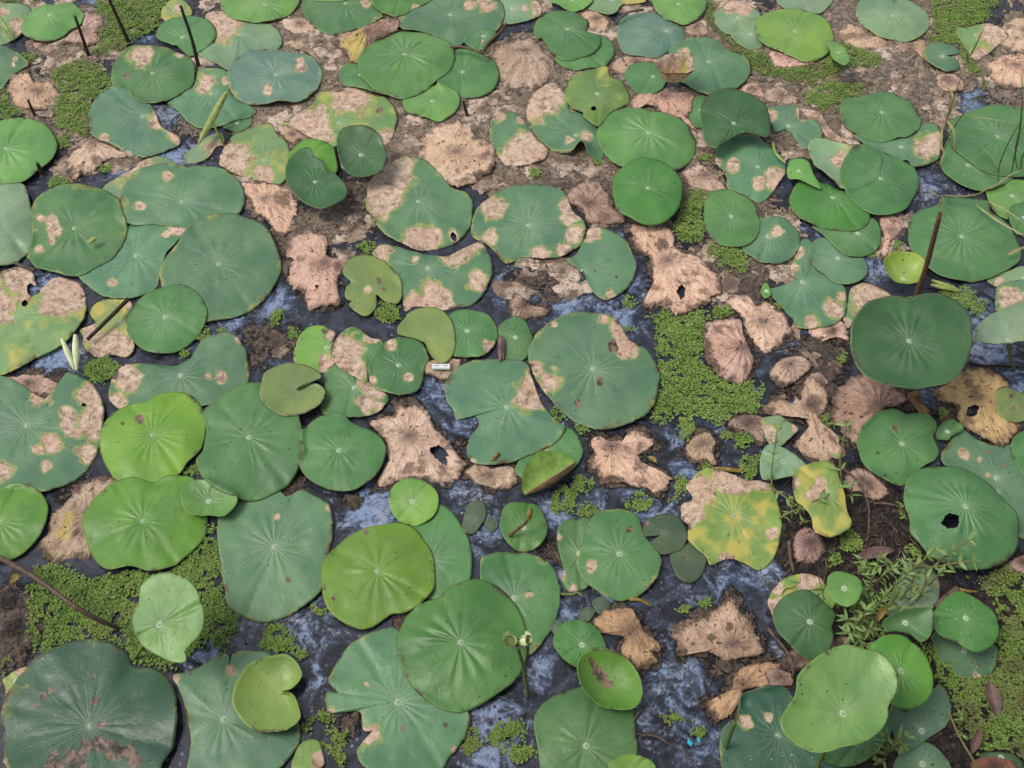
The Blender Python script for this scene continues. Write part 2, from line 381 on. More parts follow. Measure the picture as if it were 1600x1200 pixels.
# one line per pad: tile;class;layer;vein hub;outline;options;label   (tile rc = row/column of a 4x4 tracing grid)
PADS = """
00;P;1;-20,150;-120,60 0,20 90,15 190,50 200,140 120,230 20,270 -100,280 -160,180;d=115,160,50/20,80,30;pale mottled pad half under the domed pad, top left corner
00;L;2;315,110;150,130 200,70 290,40 430,12 500,50 530,100 505,150 440,185 400,225 290,270 200,250 135,200;dm=.02;light green domed pad nearest the top left corner
00;W;1;520,200;380,280 430,210 530,150 530,60 590,90 650,110 650,150 610,190 615,260 520,290 430,270;;pinkish withered pad beneath the top left domed pad
00;W;0;265,295;190,270 260,262 340,305 310,330 240,315;;small tan scrap below the top left domed pad
00;B;1;-60,400;-200,300 0,285 90,310 160,360 185,410 120,440 60,500 0,560 -120,520 -250,400;d=100,370,22/85,405,16;blue green pad with two red spots cut by left edge
00;W;1;230,580;50,540 80,480 170,440 200,495 330,505 360,560 385,590 330,630 270,690 190,680 110,670 70,620;;round withered pad left of the upper left fern patch
00;W;0;290,710;230,700 310,685 345,710 320,735 240,730;;tiny tan scrap below the round withered pad, upper left
00;L;3;45,940;-100,800 0,750 100,735 210,745 310,800 360,900 340,990 250,1070 150,1140 40,1150 -100,1120 -180,950;dm=.012;large smooth light green pad cut by left edge, upper part
10;P;2;-40,150;-250,-60 0,-90 100,-70 170,-20 190,70 210,310 150,400 100,440 0,465 -150,440 -260,200;dm=.015;pale grey green pad cut by left edge under smooth one
00;G;3;955,460;690,450 720,380 800,300 940,280 1060,300 1180,360 1220,430 1200,520 1130,580 1030,630 930,645 840,620 790,570 700,520;d=880,365,62/1115,340,26/900,330,45;s=785,465,26;green pad with brown triangular scar near the tall stumps
00;B;2;895,730;545,720 570,660 640,580 740,545 850,620 950,660 1000,780 1060,830 1130,870 1110,910 1010,950 900,980 800,950 700,900 580,850;d=1000,720,70/1090,840,50/1130,880,40/650,870,30;blue green pad with frayed yellow right edge beside fern patch
00;G;3;1140,235;975,210 1010,150 1080,110 1200,95 1300,130 1350,200 1320,270 1230,330 1180,345 1100,290 990,245;;green pad crossed by a tall dark stump, upper left
00;K;1;1090,70;1000,80 1040,20 1100,0 1170,20 1200,90 1100,110 1040,145;d=1120,60,30;small yellowed pad at top edge behind a tall stump
00;P;1;1500,220;1240,335 1330,275 1345,200 1280,95 1380,60 1560,130 1700,150 1760,230 1740,310 1600,330 1500,360 1440,430 1340,390;d=1390,120,120;greyish pad with tan upper corner above the slate pad
01;L;3;55,42;-225,20 -200,-60 -80,-120 150,-120 270,-20 240,60 140,120 0,140 -120,125 -200,80;dm=.014;light green pad cut by top edge, left of middle
00;B;1;1320,590;1045,635 1130,590 1210,530 1230,440 1300,425 1400,440 1440,500 1450,590 1600,680 1560,730 1480,750 1380,790 1260,805 1170,760 1110,690;d=1280,525,66/1410,515,26;blue green pad behind the green rolled leaf, brown patch on top
01;S;2;125,470;-180,490 -140,390 -60,330 60,310 220,320 340,350 400,410 415,480 380,570 280,640 190,655 60,665 -60,650 -150,580;d=75,580,34/285,430,34/270,390,26;lf=130,650,70,.018;slate green pad with faint brown marks and lifted lower edge
00;G;0;1480,770;1395,790 1480,740 1560,715 1575,770 1500,820 1430,810;;small green pad corner below the slate green pad
00;P;0;1300,930;1145,980 1200,920 1300,860 1380,830 1400,900 1350,920 1280,1000 1180,1020;d=1340,950,70;torn half tan pad at foot of the green rolled leaf
01;K2;0;50,1005;-230,1000 -160,860 -80,820 0,790 90,775 140,850 200,900 210,1000 195,1100 150,1150 80,1140 -60,1110 -190,1060;d=-140,1000,120/40,1100,60;veined yellow green pad with tan left half, upper left
00;W;1;590,900;415,1000 480,930 570,875 640,890 720,920 800,970 790,990 690,990 600,1050 500,1100 450,1130 430,1080;;fan shaped withered pad below the frayed blue green pad
00;P;0;880,1120;640,1180 750,1110 900,1000 1000,975 1100,1050 1000,1200 800,1300 660,1280;d=850,1060,120;pale pad mostly hidden above the broad blue green pad
10;B;2;1140,75;740,110 760,0 830,-120 960,-170 1100,-180 1250,-165 1400,-140 1500,-60 1530,50 1500,130 1400,190 1180,230 1000,200 800,200;d=1040,-90,36/880,100,30;dm=.014;broad blue green pad topmost of the big left cluster
10;G;3;465,230;160,390 200,290 190,120 250,20 400,-30 560,-40 690,0 750,60 795,220 770,340 700,420 590,480 480,525 340,510 240,480;d=260,165,30/330,205,42/340,240,42/320,320,24/320,285,20/240,360,26;big green pad with chain of tan spots carrying rolled scrap
10;B;1;850,400;500,520 600,460 700,300 850,170 1030,155 1180,200 1150,260 1050,380 1000,500 980,590 900,640 800,665 680,660 580,610 520,560;d=1110,220,56/700,565,28/1040,265,28/1140,240,40;bluish pad between tan spotted pad and largest left pad
10;B;2;1370,460;1000,540 1010,470 1100,330 1200,200 1330,150 1480,135 1620,180 1700,280 1755,430 1745,520 1680,640 1600,710 1500,770 1350,800 1200,810 1050,700;dm=.012;largest round pad of the left cluster, long pale veins
10;G;3;1035,790;790,830 810,740 900,650 1000,600 1120,580 1230,630 1290,720 1295,790 1250,880 1180,950 1100,1000 1000,1015 900,990 820,920;dm=.012;plain green oval pad overlapping the largest round left pad
10;K2;1;95,785;-300,700 -200,560 0,510 130,470 200,500 230,600 200,660 340,530 440,540 520,600 545,760 490,850 440,920 350,990 240,1040 100,1120 0,1150 -200,1100 -320,900;d=150,560,130/400,620,150/20,740,80/-60,700,120/290,700,60/480,560,70;h=210,620,34/160,700,22;big decaying pad split by a crack at left edge
10;K;0;755,815;500,860 590,820 560,750 600,690 680,670 820,690 800,800 800,880 845,970 800,1030 700,1020 610,1035 530,980 515,900;d=700,980,120/560,880,70/830,720,50;yellow and brown dying pad crossed by a dark stalk
10;W;0;190,1200;0,1170 100,1140 180,1120 300,1130 370,1190 330,1260 200,1290 0,1280;;brown crumpled remains above the blotchy left pad
10;B;1;1130,1150;690,1300 700,1180 760,1090 900,1065 1100,1080 1200,1030 1260,930 1330,905 1440,890 1500,930 1545,1030 1550,1180 1480,1290 1300,1330 1100,1350 800,1360;d=780,1140,100/1380,1155,32/1300,1150,20/1500,920,30/740,1320,60;kidney shaped blue green pad with yellow rim, left
20;B;1;170,260;-300,100 -150,-60 0,-50 120,0 280,90 370,20 420,-80 530,-40 600,20 640,110 655,190 640,300 600,430 520,560 400,640 270,680 150,640 -100,650 -300,500 -360,300;d=560,80,80/600,240,90/540,430,66/330,370,66/410,190,45/430,240,50/20,560,70/290,520,34/250,60,70/240,420,34/450,300,40;h=520,135,20;big blotchy pad with many tan patches at left edge
20;Y;3;958,330;620,350 640,270 700,190 800,130 920,108 1000,65 1100,48 1200,75 1280,180 1290,270 1260,400 1180,490 1120,570 1000,610 900,615 740,605 680,540 630,440;s=770,257,18/880,235,26;dm=.012;bright yellow green pad with a water drop, left of centre
20;G;6;1560,348;1225,480 1270,400 1285,270 1265,170 1330,110 1480,20 1590,-10 1720,0 1800,100 1870,200 1900,400 1870,520 1800,620 1700,680 1600,715 1450,715 1330,660 1260,580;dm=.016;ew=.008;large wavy green pad under the olive lily pad
20;Y2;4;900,868;515,880 540,790 620,690 720,610 840,585 950,615 1040,580 1130,575 1230,610 1290,800 1290,900 1260,980 1180,1060 1080,1140 950,1175 830,1150 700,1170 620,1130 560,1040;dm=.014;ew=.008;bright green heart shaped pad above left fern patch
20;L;5;1303,735;1135,690 1160,650 1220,615 1280,612 1350,630 1430,670 1490,720 1470,780 1420,830 1380,840 1300,830 1200,830 1150,780;z=.008;cup=.008;small pale green raised pad between bright and wavy pads
20;Y2;3;0,870;-200,800 -150,680 0,640 90,618 200,640 275,700 305,780 290,880 240,960 150,1050 50,1100 -60,1100 -200,1000;dm=.014;smooth green pad cut by left edge beside grey brown one
20;T3;1;560,820;240,990 290,920 310,820 450,680 600,580 740,600 720,700 580,1080 470,1095 340,1120 270,1080;y=430,850,40/400,940,40/300,1080,30;grey brown flat withered pad under the heart shaped pad
21;B;1;115,1020;-240,880 -210,680 -100,680 0,700 140,670 200,710 270,670 330,680 440,740 470,800 485,900 480,960 450,1080 410,1290 300,1390 120,1475 0,1480 -120,1430 -180,1370 -200,1250 -230,1050;d=135,845,20/470,780,30;s=205,1235,18;flat blue green squarish pad left of bright yellow one
21;O;7;245,40;25,80 40,0 60,-60 150,-110 280,-120 380,-80 410,-30 330,0 262,34 270,45 370,10 430,40 440,80 400,140 330,180 210,210 130,190 60,140;cup=.006;olive lily pad with slit resting on wavy green pad
21;G;7;520,425;270,500 290,400 280,310 340,240 420,200 530,190 600,240 690,270 760,310 810,380 805,460 760,560 690,620 600,665 480,660 380,630 310,580;dm=.014;green pad left of the large spidery withered pad
21;G;1;615,25;400,150 440,60 420,-50 480,-110 560,-110 680,-30 760,20 830,75 810,130 740,190 600,215 500,190 440,190;d=700,140,66/740,40,56/690,0,44/780,150,40;green pad with brown scorched edge above the withered one
21;W;1;960,345;740,640 780,540 810,430 790,330 700,240 790,210 860,180 870,110 980,110 1060,160 1110,260 1200,350 1250,430 1310,510 1280,570 1200,625 1140,630 1000,590 860,610 800,640;h=1160,450,44/1120,430,26;large spidery tan withered pad with slit, centre
11;G;3;890,1085;700,1100 740,1010 820,930 950,905 1030,940 1085,1040 1050,1110 1040,1190 1000,1250 900,1270 800,1250 720,1200;d=840,960,36/950,1165,24/720,1170,26;green pad just left of the small white label
11;G;2;680,985;480,950 530,880 590,840 640,850 700,900 790,940 750,1050 700,1130 690,1190 600,1150 500,1080 470,1000;d=570,1020,120/640,1110,70/720,910,46;green pad with big tan lower corner, centre left
11;L2;1;440,975;235,1010 270,900 330,850 420,840 495,870 480,940 470,1010 490,1080 410,1125 330,1090 250,1075;d=490,900,46/450,1090,60;s=425,878,20;small light yellow green pad with tan right rim
11;O;4;1075,920;880,880 930,790 990,740 1080,725 1160,745 1220,810 1250,920 1245,980 1220,1040 1170,1080 1120,1060 1075,1000 1055,950 1000,920 930,905;cup=.004;speckled olive lily pad above the white label
11;G;3;1320,875;1180,850 1200,770 1260,735 1370,745 1450,770 1500,830 1510,900 1480,970 1420,1025 1330,1030 1220,1020 1180,940;d=1465,975,44;dm=.012;green oval pad right of the speckled olive lily pad
12;G;1;20,910;-80,840 -20,790 50,785 100,830 130,910 110,1000 70,1050 0,1055 -60,1030 -90,930;;small green pad left of the big central round pad
F;B;2;792,637;695,620 702,590 728,570 770,560 822,565 832,590 845,625 870,660 885,668 870,690 840,708 800,722 765,728 740,722 728,705 735,680 748,662 738,645 715,655 708,640;d=828,622,24/835,600,18/740,720,6;bluish pad with deep left bite below the big central pad
12;B;3;505,1110;105,1050 110,970 160,880 250,800 370,755 500,748 600,770 670,820 740,920 850,970 900,1050 925,1130 920,1200 900,1300 850,1390 750,1450 600,1490 500,1480 400,1430 320,1370 250,1300 150,1180;d=670,850,70/710,970,64/150,1100,56/240,1190,66/180,1250,50/560,800,30/270,830,24;s=630,970,34/550,1195,26/415,1320,26;dm=.008;biggest round blue green pad right of centre, tan margins
22;G;1;215,430;20,540 60,470 200,390 300,330 340,270 400,310 440,390 440,450 410,500 350,560 250,600 120,610 60,590;d=205,400,18;green pad lying under the half folded leaf
F;G2;2;818,825;783,805 792,788 815,785 840,790 855,820 850,845 830,860 805,858 785,835;;small round fresh pad with brown bud leaning over it
21;W;0;1460,580;1310,570 1330,510 1400,500 1480,520 1600,500 1640,560 1610,640 1500,655 1400,630;;dark flecked tan strip right of the spidery withered pad
21;L2;4;977,737;830,730 850,650 910,600 980,585 1060,605 1120,660 1143,720 1130,790 1090,840 1000,885 920,870 855,810;dm=.01;small round light green pad on open water, centre
21;Y;3;760,1180;405,1180 420,1100 470,1030 560,960 680,910 780,890 880,870 980,900 1060,990 1110,1080 1120,1200 1115,1280 1060,1350 1000,1400 920,1435 850,1440 800,1470 720,1520 640,1530 540,1490 460,1420 420,1330;s=700,935,24/480,1340,22/965,1280,10;dm=.012;bright yellow green pad with drops, lower centre
21;G;1;1090,1100;980,890 1100,840 1140,750 1220,790 1290,890 1340,1000 1350,1150 1330,1250 1250,1320 1150,1350 1000,1300 950,1100;;green pad tucked between bright yellow pad and small bud pad
F;G;2;803,935;750,880 765,865 800,860 840,868 866,890 876,930 868,970 850,1000 825,1025 790,1010 760,950;d=826,930,6;green pad behind the pale unfurling leaf on stalk
31;G2;4;1280,430;880,430 900,330 950,240 1040,170 1150,130 1180,90 1280,45 1390,30 1500,60 1600,150 1670,270 1700,400 1690,530 1650,620 1600,680 1500,750 1420,800 1300,850 1200,850 1100,800 1000,720 920,600;dm=.02;cr=1.8;large ribbed rich green round pad, bottom centre
31;B;2;885,790;430,800 440,720 520,740 450,660 470,590 560,460 650,390 760,340 880,325 1000,500 1200,700 1330,850 1320,980 1260,1080 1210,1130 1150,1220 1000,1280 800,1260 680,1200 630,1090 700,1020 760,960 670,970 650,850 560,845 460,850;d=470,860,34/700,1010,70/1240,1090,30/650,900,24/690,680,16;s=1190,940,26/910,960,22;blue green pad with big bite left, under ribbed pad
31;O2;1;310,1130;220,1200 250,1090 310,1030 390,1030 415,1100 425,1180 350,1250 250,1260;d=410,1150,60;small yellowish lily pad at bottom edge left of bitten pad
F;B;1;349,1125;268,1052 290,1048 320,1035 335,1025 357,1023 360,1050 366,1020 400,1018 425,1025 440,1050 470,1140 462,1170 440,1200 400,1225 330,1230 292,1220 295,1180 298,1150 290,1110 278,1075;d=288,1150,14/361,1050,9/270,1060,10;notched blue green pad under the curled lily pad
F;O2;3;437,1085;367,1105 372,1075 390,1045 420,1032 455,1030 475,1058 460,1080 443,1085 460,1090 470,1110 472,1130 455,1145 425,1150 400,1147 380,1130;cup=.022;olive green curled lily pad, bottom left of centre
F;D2;3;141,1135;0,1130 10,1090 30,1060 60,1030 100,1008 140,1001 175,1005 200,1022 208,1038 240,1042 262,1058 276,1090 280,1130 272,1165 258,1190 240,1230 190,1270 120,1280 50,1260 20,1215 5,1180;d=2,1200,14;s=70,1090,8/58,1104,6/82,1082,6/160,1165,16/180,1180,20/195,1175,15/120,1190,18/85,1195,16/212,1187,14/160,1132,10/148,1098,7/140,1168,12;ew=.01;huge dark pad with brown scabs, bottom left corner
F;L5;6;249,976;205,975 208,955 216,940 220,915 240,898 265,894 290,902 310,925 319,960 315,985 300,1005 290,1018 291,1035 270,1035 235,1018 215,1000;z=.13;t=.1,.25;st=207,1033;light green teardrop leaf standing over left fern patch
F;O3;4;948,1065;900,1055 905,1035 925,1022 950,1023 975,1035 995,1060 1002,1085 998,1105 985,1117 965,1118 940,1112 920,1098 905,1075;cup=.03;s=930,1050,9/940,1058,9/948,1068,9/922,1040,7;bowl shaped lily pad with sooty streak, bottom centre
F;G2;3;909,1008;864,1005 870,985 885,972 905,968 925,975 940,990 948,1015 945,1035 925,1045 900,1043 880,1030;;small round green pad touching the bowl shaped lily
F;G;2;915,1167;834,1135 840,1110 860,1090 890,1077 920,1072 950,1080 985,1100 992,1130 998,1180 1000,1220 960,1250 890,1250 850,1220 840,1170;dm=.012;large green pad below the bowl shaped lily, bottom edge
F;L2;3;988,1208;950,1200 962,1186 985,1178 1010,1184 1025,1200 1010,1225 970,1225;;light green pad tip at bottom edge, centre
F;M;1;742,808;727,800 735,785 755,783 760,800 755,815 740,833 722,828;;murky two lobed lily leaf under water, centre
F;M;1;768,820;757,815 775,808 778,822 765,832;;tiny murky lily leaf right of the two lobed one
F;M;2;872,981;860,975 872,968 882,975 883,985 872,993 862,985;;tiny grey lily leaf left of small round green pad
F;M;1;940,945;925,940 940,932 953,942 950,955 935,958;;tiny grey lily leaf under the lower green pad tip
F;M;1;919,960;907,955 920,948 930,955 920,970 908,968;;tiny cleft lily leaf above small round green pad
22;M;2;940,935;810,950 830,870 880,830 960,812 1040,830 1085,890 1095,950 1070,1020 1020,1050 940,1065 870,1040 845,1010 930,950;s=845,870,14;grey green slit lily pad left of the yellow pad
22;M;1;1090,1090;985,1080 1000,1040 1080,1010 1120,985 1180,1010 1210,1060 1215,1120 1180,1200 1120,1240 1050,1220 1010,1160;s=1080,1090,20;murky lily pad between slit lily and yellow pad
22;G;3;668,1070;400,1130 420,1060 450,980 470,880 520,810 620,785 720,790 790,830 810,880 830,950 930,1080 930,1130 900,1220 830,1300 730,1350 620,1340 520,1280 440,1220;d=490,1140,36;s=740,920,26/445,980,14;dm=.012;green pad overlapped by the grey slit lily pad
22;G;1;420,1060;280,950 300,880 380,840 480,835 500,900 450,1000 420,1100 480,1250 420,1290 350,1290 310,1230 320,1150 290,1040;d=310,1200,26/290,960,22/380,1290,30;green pad with orange rim under the slit lily neighbour
22;W;1;620,390;480,320 540,310 580,330 620,350 700,340 740,290 800,275 870,320 880,380 800,430 800,470 870,520 990,590 910,690 850,650 760,640 650,610 560,620 540,560 470,490 500,420;c=640,440;butterfly shaped withered pad right of the folded leaf
22;W;1;1190,380;1080,430 1110,360 1170,300 1240,310 1280,370 1260,440 1280,510 1200,490 1120,500;;small crumpled tan pad below the central fern patch
22;V;1;1480,250;1350,250 1400,200 1500,190 1580,220 1620,300 1590,340 1560,360 1480,310 1400,290;;ribbed brown scrap left of the pale weed pad
22;K3;1;1385,825;1060,750 1130,720 1090,640 1170,550 1240,530 1380,570 1460,600 1560,600 1640,640 1660,760 1680,900 1660,1020 1620,1120 1540,1170 1450,1120 1340,1100 1240,1130 1215,1090 1100,980 1100,880 1060,840;d=1150,680,120/1120,800,76/1330,600,84/1430,640,66/1330,1120,56/1620,950,40/1540,610,60;s=1270,700,14;big yellow and green dying pad right of centre
23;K3;4;370,680;150,600 180,540 270,490 350,475 410,500 440,560 480,680 500,790 525,860 500,910 420,950 360,950 290,910 270,830 220,770 170,720;d=320,640,46/270,700,40/180,620,26;z=.06;half yellow oblong pad propped over the dark mud
F;P2;3;1222,722;1188,715 1200,695 1225,700 1258,725 1255,738 1230,745 1205,750 1190,745;z=.03;small pale pad pierced by weed stem, lower one
F;P2;2;1212,675;1190,655 1215,650 1235,660 1248,668 1240,680 1215,700 1200,690 1192,670;d=1200,678,14/1243,668,8;small pale torn pad behind the weed stem, upper one
23;G;3;830,385;555,400 560,330 600,260 690,180 790,145 870,180 940,180 1030,210 1060,270 1040,330 1070,410 1040,480 980,510 900,580 830,640 700,590 610,520;s=785,290,20/680,440,14/930,480,10;dm=.016;green pad above the large right pad with hole
23;G;4;1215,795;845,700 870,590 950,530 1060,505 1180,515 1280,560 1400,650 1500,760 1560,830 1575,950 1560,1020 1500,1100 1400,1150 1280,1165 1150,1140 1030,1080 960,1010 890,930 885,850 860,780;h=1122,880,50;dm=.03;ew=.006;z=.03;large green pad with a round hole, right side
23;B;2;1425,590;1090,430 1150,330 1200,270 1300,340 1400,380 1510,370 1600,450 1700,560 1700,800 1640,950 1560,940 1450,720 1250,560 1100,510;d=1220,450,36/1320,480,18/1370,575,14;s=1465,510,14/1385,425,12;bluish pad under the holed pad near right edge
23;G;3;1120,300;1040,340 1070,270 1130,240 1190,260 1210,300 1140,340 1110,370;cup=.01;tiny curled green pad beside the big tan right pad
23;G;3;1650,440;1515,400 1560,310 1700,280 1800,400 1750,580 1640,600 1560,520;;green pad half out of the right edge below tan pad
23;T;2;1300,95;1030,50 1100,0 1200,-70 1330,-110 1450,-60 1520,20 1600,100 1590,250 1520,340 1460,385 1350,340 1250,280 1190,210 1160,130 1080,110;h=1268,180,34;large sandy yellow withered pad with eye shaped hole, right
23;O;3;1520,130;1410,100 1430,40 1500,25 1580,50 1640,120 1610,220 1540,240 1460,210 1420,160;s=1510,90,20/1540,150,16;olive lily pad on the large tan right pad
23;V;1;690,150;390,180 420,60 480,-20 600,-60 750,-50 870,70 830,130 740,150 680,200 620,250 560,300 545,380 480,340 430,250;;brown pleated withered pad under the dark standing leaf
23;W;1;260,140;-30,130 40,90 130,100 160,50 200,80 240,-30 330,-20 375,50 370,140 330,210 380,270 460,330 480,440 420,480 290,475 200,430 170,370 250,310 240,230 170,200 60,200 -30,180;c=285,240;large ragged salmon withered pad left of the pleated one
23;R2;2;930,100;870,60 940,40 980,110 1010,200 960,190 900,120;dm=.02;orange brown curled scrap below the dark standing leaf
23;W;1;600,640;470,600 560,540 630,560 740,680 700,740 640,745 560,700 480,690;;salmon scrap at the top of the dark mud
23;V;1;250,1010;150,1080 180,930 280,910 360,1000 320,1100 230,1120;dm=.03;z=.012;crumpled grey brown lump on the dark mud
13;D;7;880,935;505,900 520,830 570,760 640,700 740,670 830,675 880,690 930,665 1020,655 1110,670 1190,720 1245,800 1265,930 1250,1030 1210,1120 1150,1200 1090,1240 1000,1245 900,1255 780,1240 660,1210 570,1150 520,1050;z=.16;t=0,.08;cup=.015;st=890,1100;large dark smooth leaf standing high, right side
F;P2;6;1575,532;1517,535 1525,515 1545,498 1575,487 1610,482 1660,490 1650,520 1600,540 1550,545 1520,543;z=.12;t=0,-.25;cup=.02;st=1585,580;pale grey green standing leaf cut by right edge
13;C;4;838,545;700,490 720,450 780,420 850,420 920,445 960,490 960,560 910,610 850,625 770,600 720,550;z=.02;t=0,.15;cup=.03;small lime cup shaped pad beside the reddish stem
13;G;2;1205,290;880,200 900,150 960,110 1050,90 1080,50 1200,35 1370,50 1400,120 1480,180 1560,300 1585,400 1540,460 1430,520 1340,550 1220,565 1100,540 1010,490 920,400 880,300;dm=.012;large green pad behind the reddish stem
13;L;1;1525,25;1370,-50 1500,-80 1640,-60 1700,60 1600,100 1510,110 1500,170 1420,130 1370,40;;light green pad near right edge with dry grass across
13;G;3;1600,160;1500,120 1560,70 1700,60 1700,260 1580,260 1530,220;;dark rimmed green pad corner at right edge
13;P;1;1600,540;1370,540 1500,490 1600,460 1750,480 1700,560 1500,600 1440,590;d=1440,560,40;pale pad sliver right of the rolled twin leaf
13;B;2;1600,640;1420,640 1450,580 1600,545 1750,560 1700,740 1500,740 1430,750;d=1500,660,70;bluish pad at right edge above pale standing leaf
13;B;1;215,565;-10,610 60,590 170,540 140,480 180,370 210,300 270,310 300,480 430,570 480,600 495,700 470,780 400,840 280,860 180,850 160,800 70,690;d=420,740,66/275,815,46/140,480,36/190,380,36/460,650,30/120,540,20;bluish irregular pad left of the dark standing leaf
13;B;2;435,415;250,370 280,310 340,280 420,320 500,400 600,410 630,460 610,530 540,575 440,575 350,520 280,440;;small blue green pad lowest in the right stacked cluster
13;G;3;560,260;275,215 400,240 560,230 640,165 690,190 710,280 680,360 600,395 500,395 420,340 340,270;;green pad second lowest in the right stacked cluster
13;G2;4;400,45;130,60 150,0 200,-60 330,-60 500,0 600,90 640,160 590,230 500,245 380,238 270,200 170,140;dm=.014;fresh green ribbed pad in the right stacked cluster
03;G;6;700,1130;445,1090 480,990 540,930 640,925 780,970 900,1030 945,1110 945,1170 910,1230 860,1310 780,1345 680,1345 580,1300 480,1200;dm=.014;round green pad topmost of the right stacked cluster
03;P;5;515,1040;245,920 300,880 380,890 500,930 600,925 700,1000 640,1150 480,1200 380,1130 280,1040;d=460,1010,52;cup=.012;greyish pad with brown pocket in right stacked cluster
03;L;5;190,1070;120,1050 150,990 240,1000 290,1090 340,1170 300,1165 200,1120 130,1110;z=.02;small light green pad left edge of the right stacked cluster
03;G;4;705,715;445,680 490,610 600,590 730,570 830,600 910,660 960,750 940,810 870,860 810,860 720,890 620,870 530,820 460,760;dm=.014;ribbed green pad below the upper right fern patch
03;B;2;830,920;540,850 800,860 960,770 1060,790 1090,860 1070,980 1000,1030 910,1050 870,1000 800,1000 680,950;d=1000,910,84;blue green pad with reddish scar, upper right
03;G;4;1430,865;1140,750 1240,700 1370,665 1500,665 1600,670 1750,700 1750,950 1650,1080 1500,1095 1380,1080 1270,1030 1160,940 1130,880;dm=.012;big green pad under grass blades near right edge
03;G;3;1250,1035;1080,1030 1110,890 1200,830 1400,900 1550,1000 1560,1080 1460,1160 1350,1195 1250,1180 1150,1120;;green pad below the big grassy pad, right
03;B;2;1090,355;975,330 1000,280 1080,262 1170,285 1200,330 1130,345 1190,390 1190,430 1120,450 1070,430 1020,400 975,375;;small notched bluish pad near top right corner
03;P;2;775,112;545,80 580,0 650,-40 760,-30 800,0 850,-20 930,20 1000,90 1015,150 970,215 880,255 780,245 700,230 600,160;dm=.014;broad pale green pad with top notch, top right
03;W;1;590,230;430,200 480,150 560,150 640,220 740,250 740,290 690,310 600,300 510,280;;tan curved withered pad below the notched pale pad
03;W;0;890,290;790,290 870,265 980,250 1000,300 970,360 900,310 810,310;;tan fan scrap between pale pad and small bluish pad
03;Y3;4;165,215;-80,150 -60,100 0,70 100,55 220,65 330,100 400,180 415,250 380,330 300,375 220,385 120,340 0,290 -70,240;dm=.018;shiny yellow green domed pad with tiny pad beside, top right
03;L;5;440,330;362,270 380,252 430,265 490,320 512,370 490,410 450,405 400,360 385,310;z=.05;t=.3,-.3;st=400,400;tiny pale leaf standing beside yellow green domed pad
03;P;2;230,-10;50,-20 100,-80 300,-80 410,-20 370,50 320,90 230,65 100,50;;greyish pad at top edge behind yellow green dome
02;P;1;1410,115;1265,130 1270,70 1330,20 1370,0 1450,15 1520,50 1550,80 1530,120 1400,160 1360,215 1290,180;d=1390,35,70/1460,30,40;pale pad with tan top, left of yellow green dome
02;P;2;1490,215;1365,200 1390,150 1450,130 1530,120 1570,200 1570,280 1500,305 1430,280 1380,240;;small pale oval pad tucked left of yellow green dome
02;L;3;1040,35;875,20 890,-50 1000,-80 1130,-60 1210,-10 1215,50 1170,120 1080,155 1000,130 910,80;dm=.012;light green pad at top edge, right of centre
02;S;2;965,210;655,200 670,140 730,90 820,72 900,85 980,140 1060,165 1085,230 1060,270 980,320 900,362 800,350 700,330 660,270;dm=.016;greyish ribbed pad under the light top edge pad
02;B;3;1228,400;975,390 985,320 1060,260 1130,230 1240,225 1300,260 1370,320 1460,370 1492,430 1460,500 1400,550 1320,560 1220,590 1120,545 1040,500 985,440;d=1080,345,36;dm=.014;wide blue green pad right of the brown curled boat leaf
02;G;4;345,195;135,190 160,130 230,80 320,65 400,80 470,130 465,180 490,205 550,225 550,290 500,340 430,365 350,378 270,350 220,280 190,240 150,240;dm=.014;green pad with right notch, upper middle
02;G;3;430,310;270,360 290,270 400,220 555,230 620,260 642,320 620,370 580,410 500,425 400,437 320,410;;green pad beneath the right notched pad, upper middle
02;V;1;85,330;-130,310 0,260 60,250 120,240 180,270 220,330 265,380 260,470 200,530 110,570 0,555 -90,540 -150,430;;pink brown pleated withered pad, top middle
02;P;1;0,60;-100,150 -60,-20 60,-50 150,0 190,60 150,110 60,140 -20,150;d=170,60,50/80,60,20;bluish torn pad at top edge above pleated withered pad
02;L;3;370,0;235,0 300,-60 440,-60 505,0 470,40 400,70 330,55 270,25;;light green pad sliver at top edge, middle
02;P;2;620,0;470,40 500,0 560,-40 700,-40 830,-30 835,10 740,20 690,30 650,80 600,97 540,75;y=760,0,60;wavy pale pad with yellow rim at top edge
01;B;2;1215,103;880,110 940,40 1050,-20 1200,-60 1400,-40 1520,0 1555,90 1540,160 1500,210 1400,220 1310,260 1250,300 1180,260 1100,210 1000,195 905,190;d=1430,10,60/1330,45,30;dm=.012;wide bluish pad behind the ribbed light pad, top middle
01;G;3;1420,230;1300,260 1330,220 1400,190 1480,200 1500,220 1450,270 1420,310 1350,300;d=1415,262,10;small green pad on the wide bluish pad, top middle
01;L3;4;930,358;635,400 650,350 740,270 830,220 920,195 1040,200 1130,220 1200,270 1240,330 1235,400 1190,470 1120,510 1070,560 1000,600 920,620 830,600 750,580 700,530 650,480;dm=.018;cr=1.8;ribbed light green round pad, top middle
01;G;3;1290,452;1130,510 1180,400 1240,320 1330,310 1430,345 1500,400 1522,470 1490,550 1420,600 1330,610 1260,600 1180,560;;green pad right of the ribbed light round pad
01;L;3;1100,632;915,640 940,610 1000,560 1110,530 1200,540 1265,590 1272,640 1230,710 1150,755 1080,740 1020,725 950,700;;small light pad below the ribbed light round pad
01;G;2;650,470;520,450 560,400 640,385 720,420 780,500 800,590 760,590 640,550 540,530;;green pad mostly hidden left of the ribbed light pad
01;V;2;700,230;485,280 490,230 600,200 740,150 800,110 880,110 900,180 780,240 640,390 560,340;y=620,300,70;dm=.02;pinkish folded withered pad with yellow streak, top
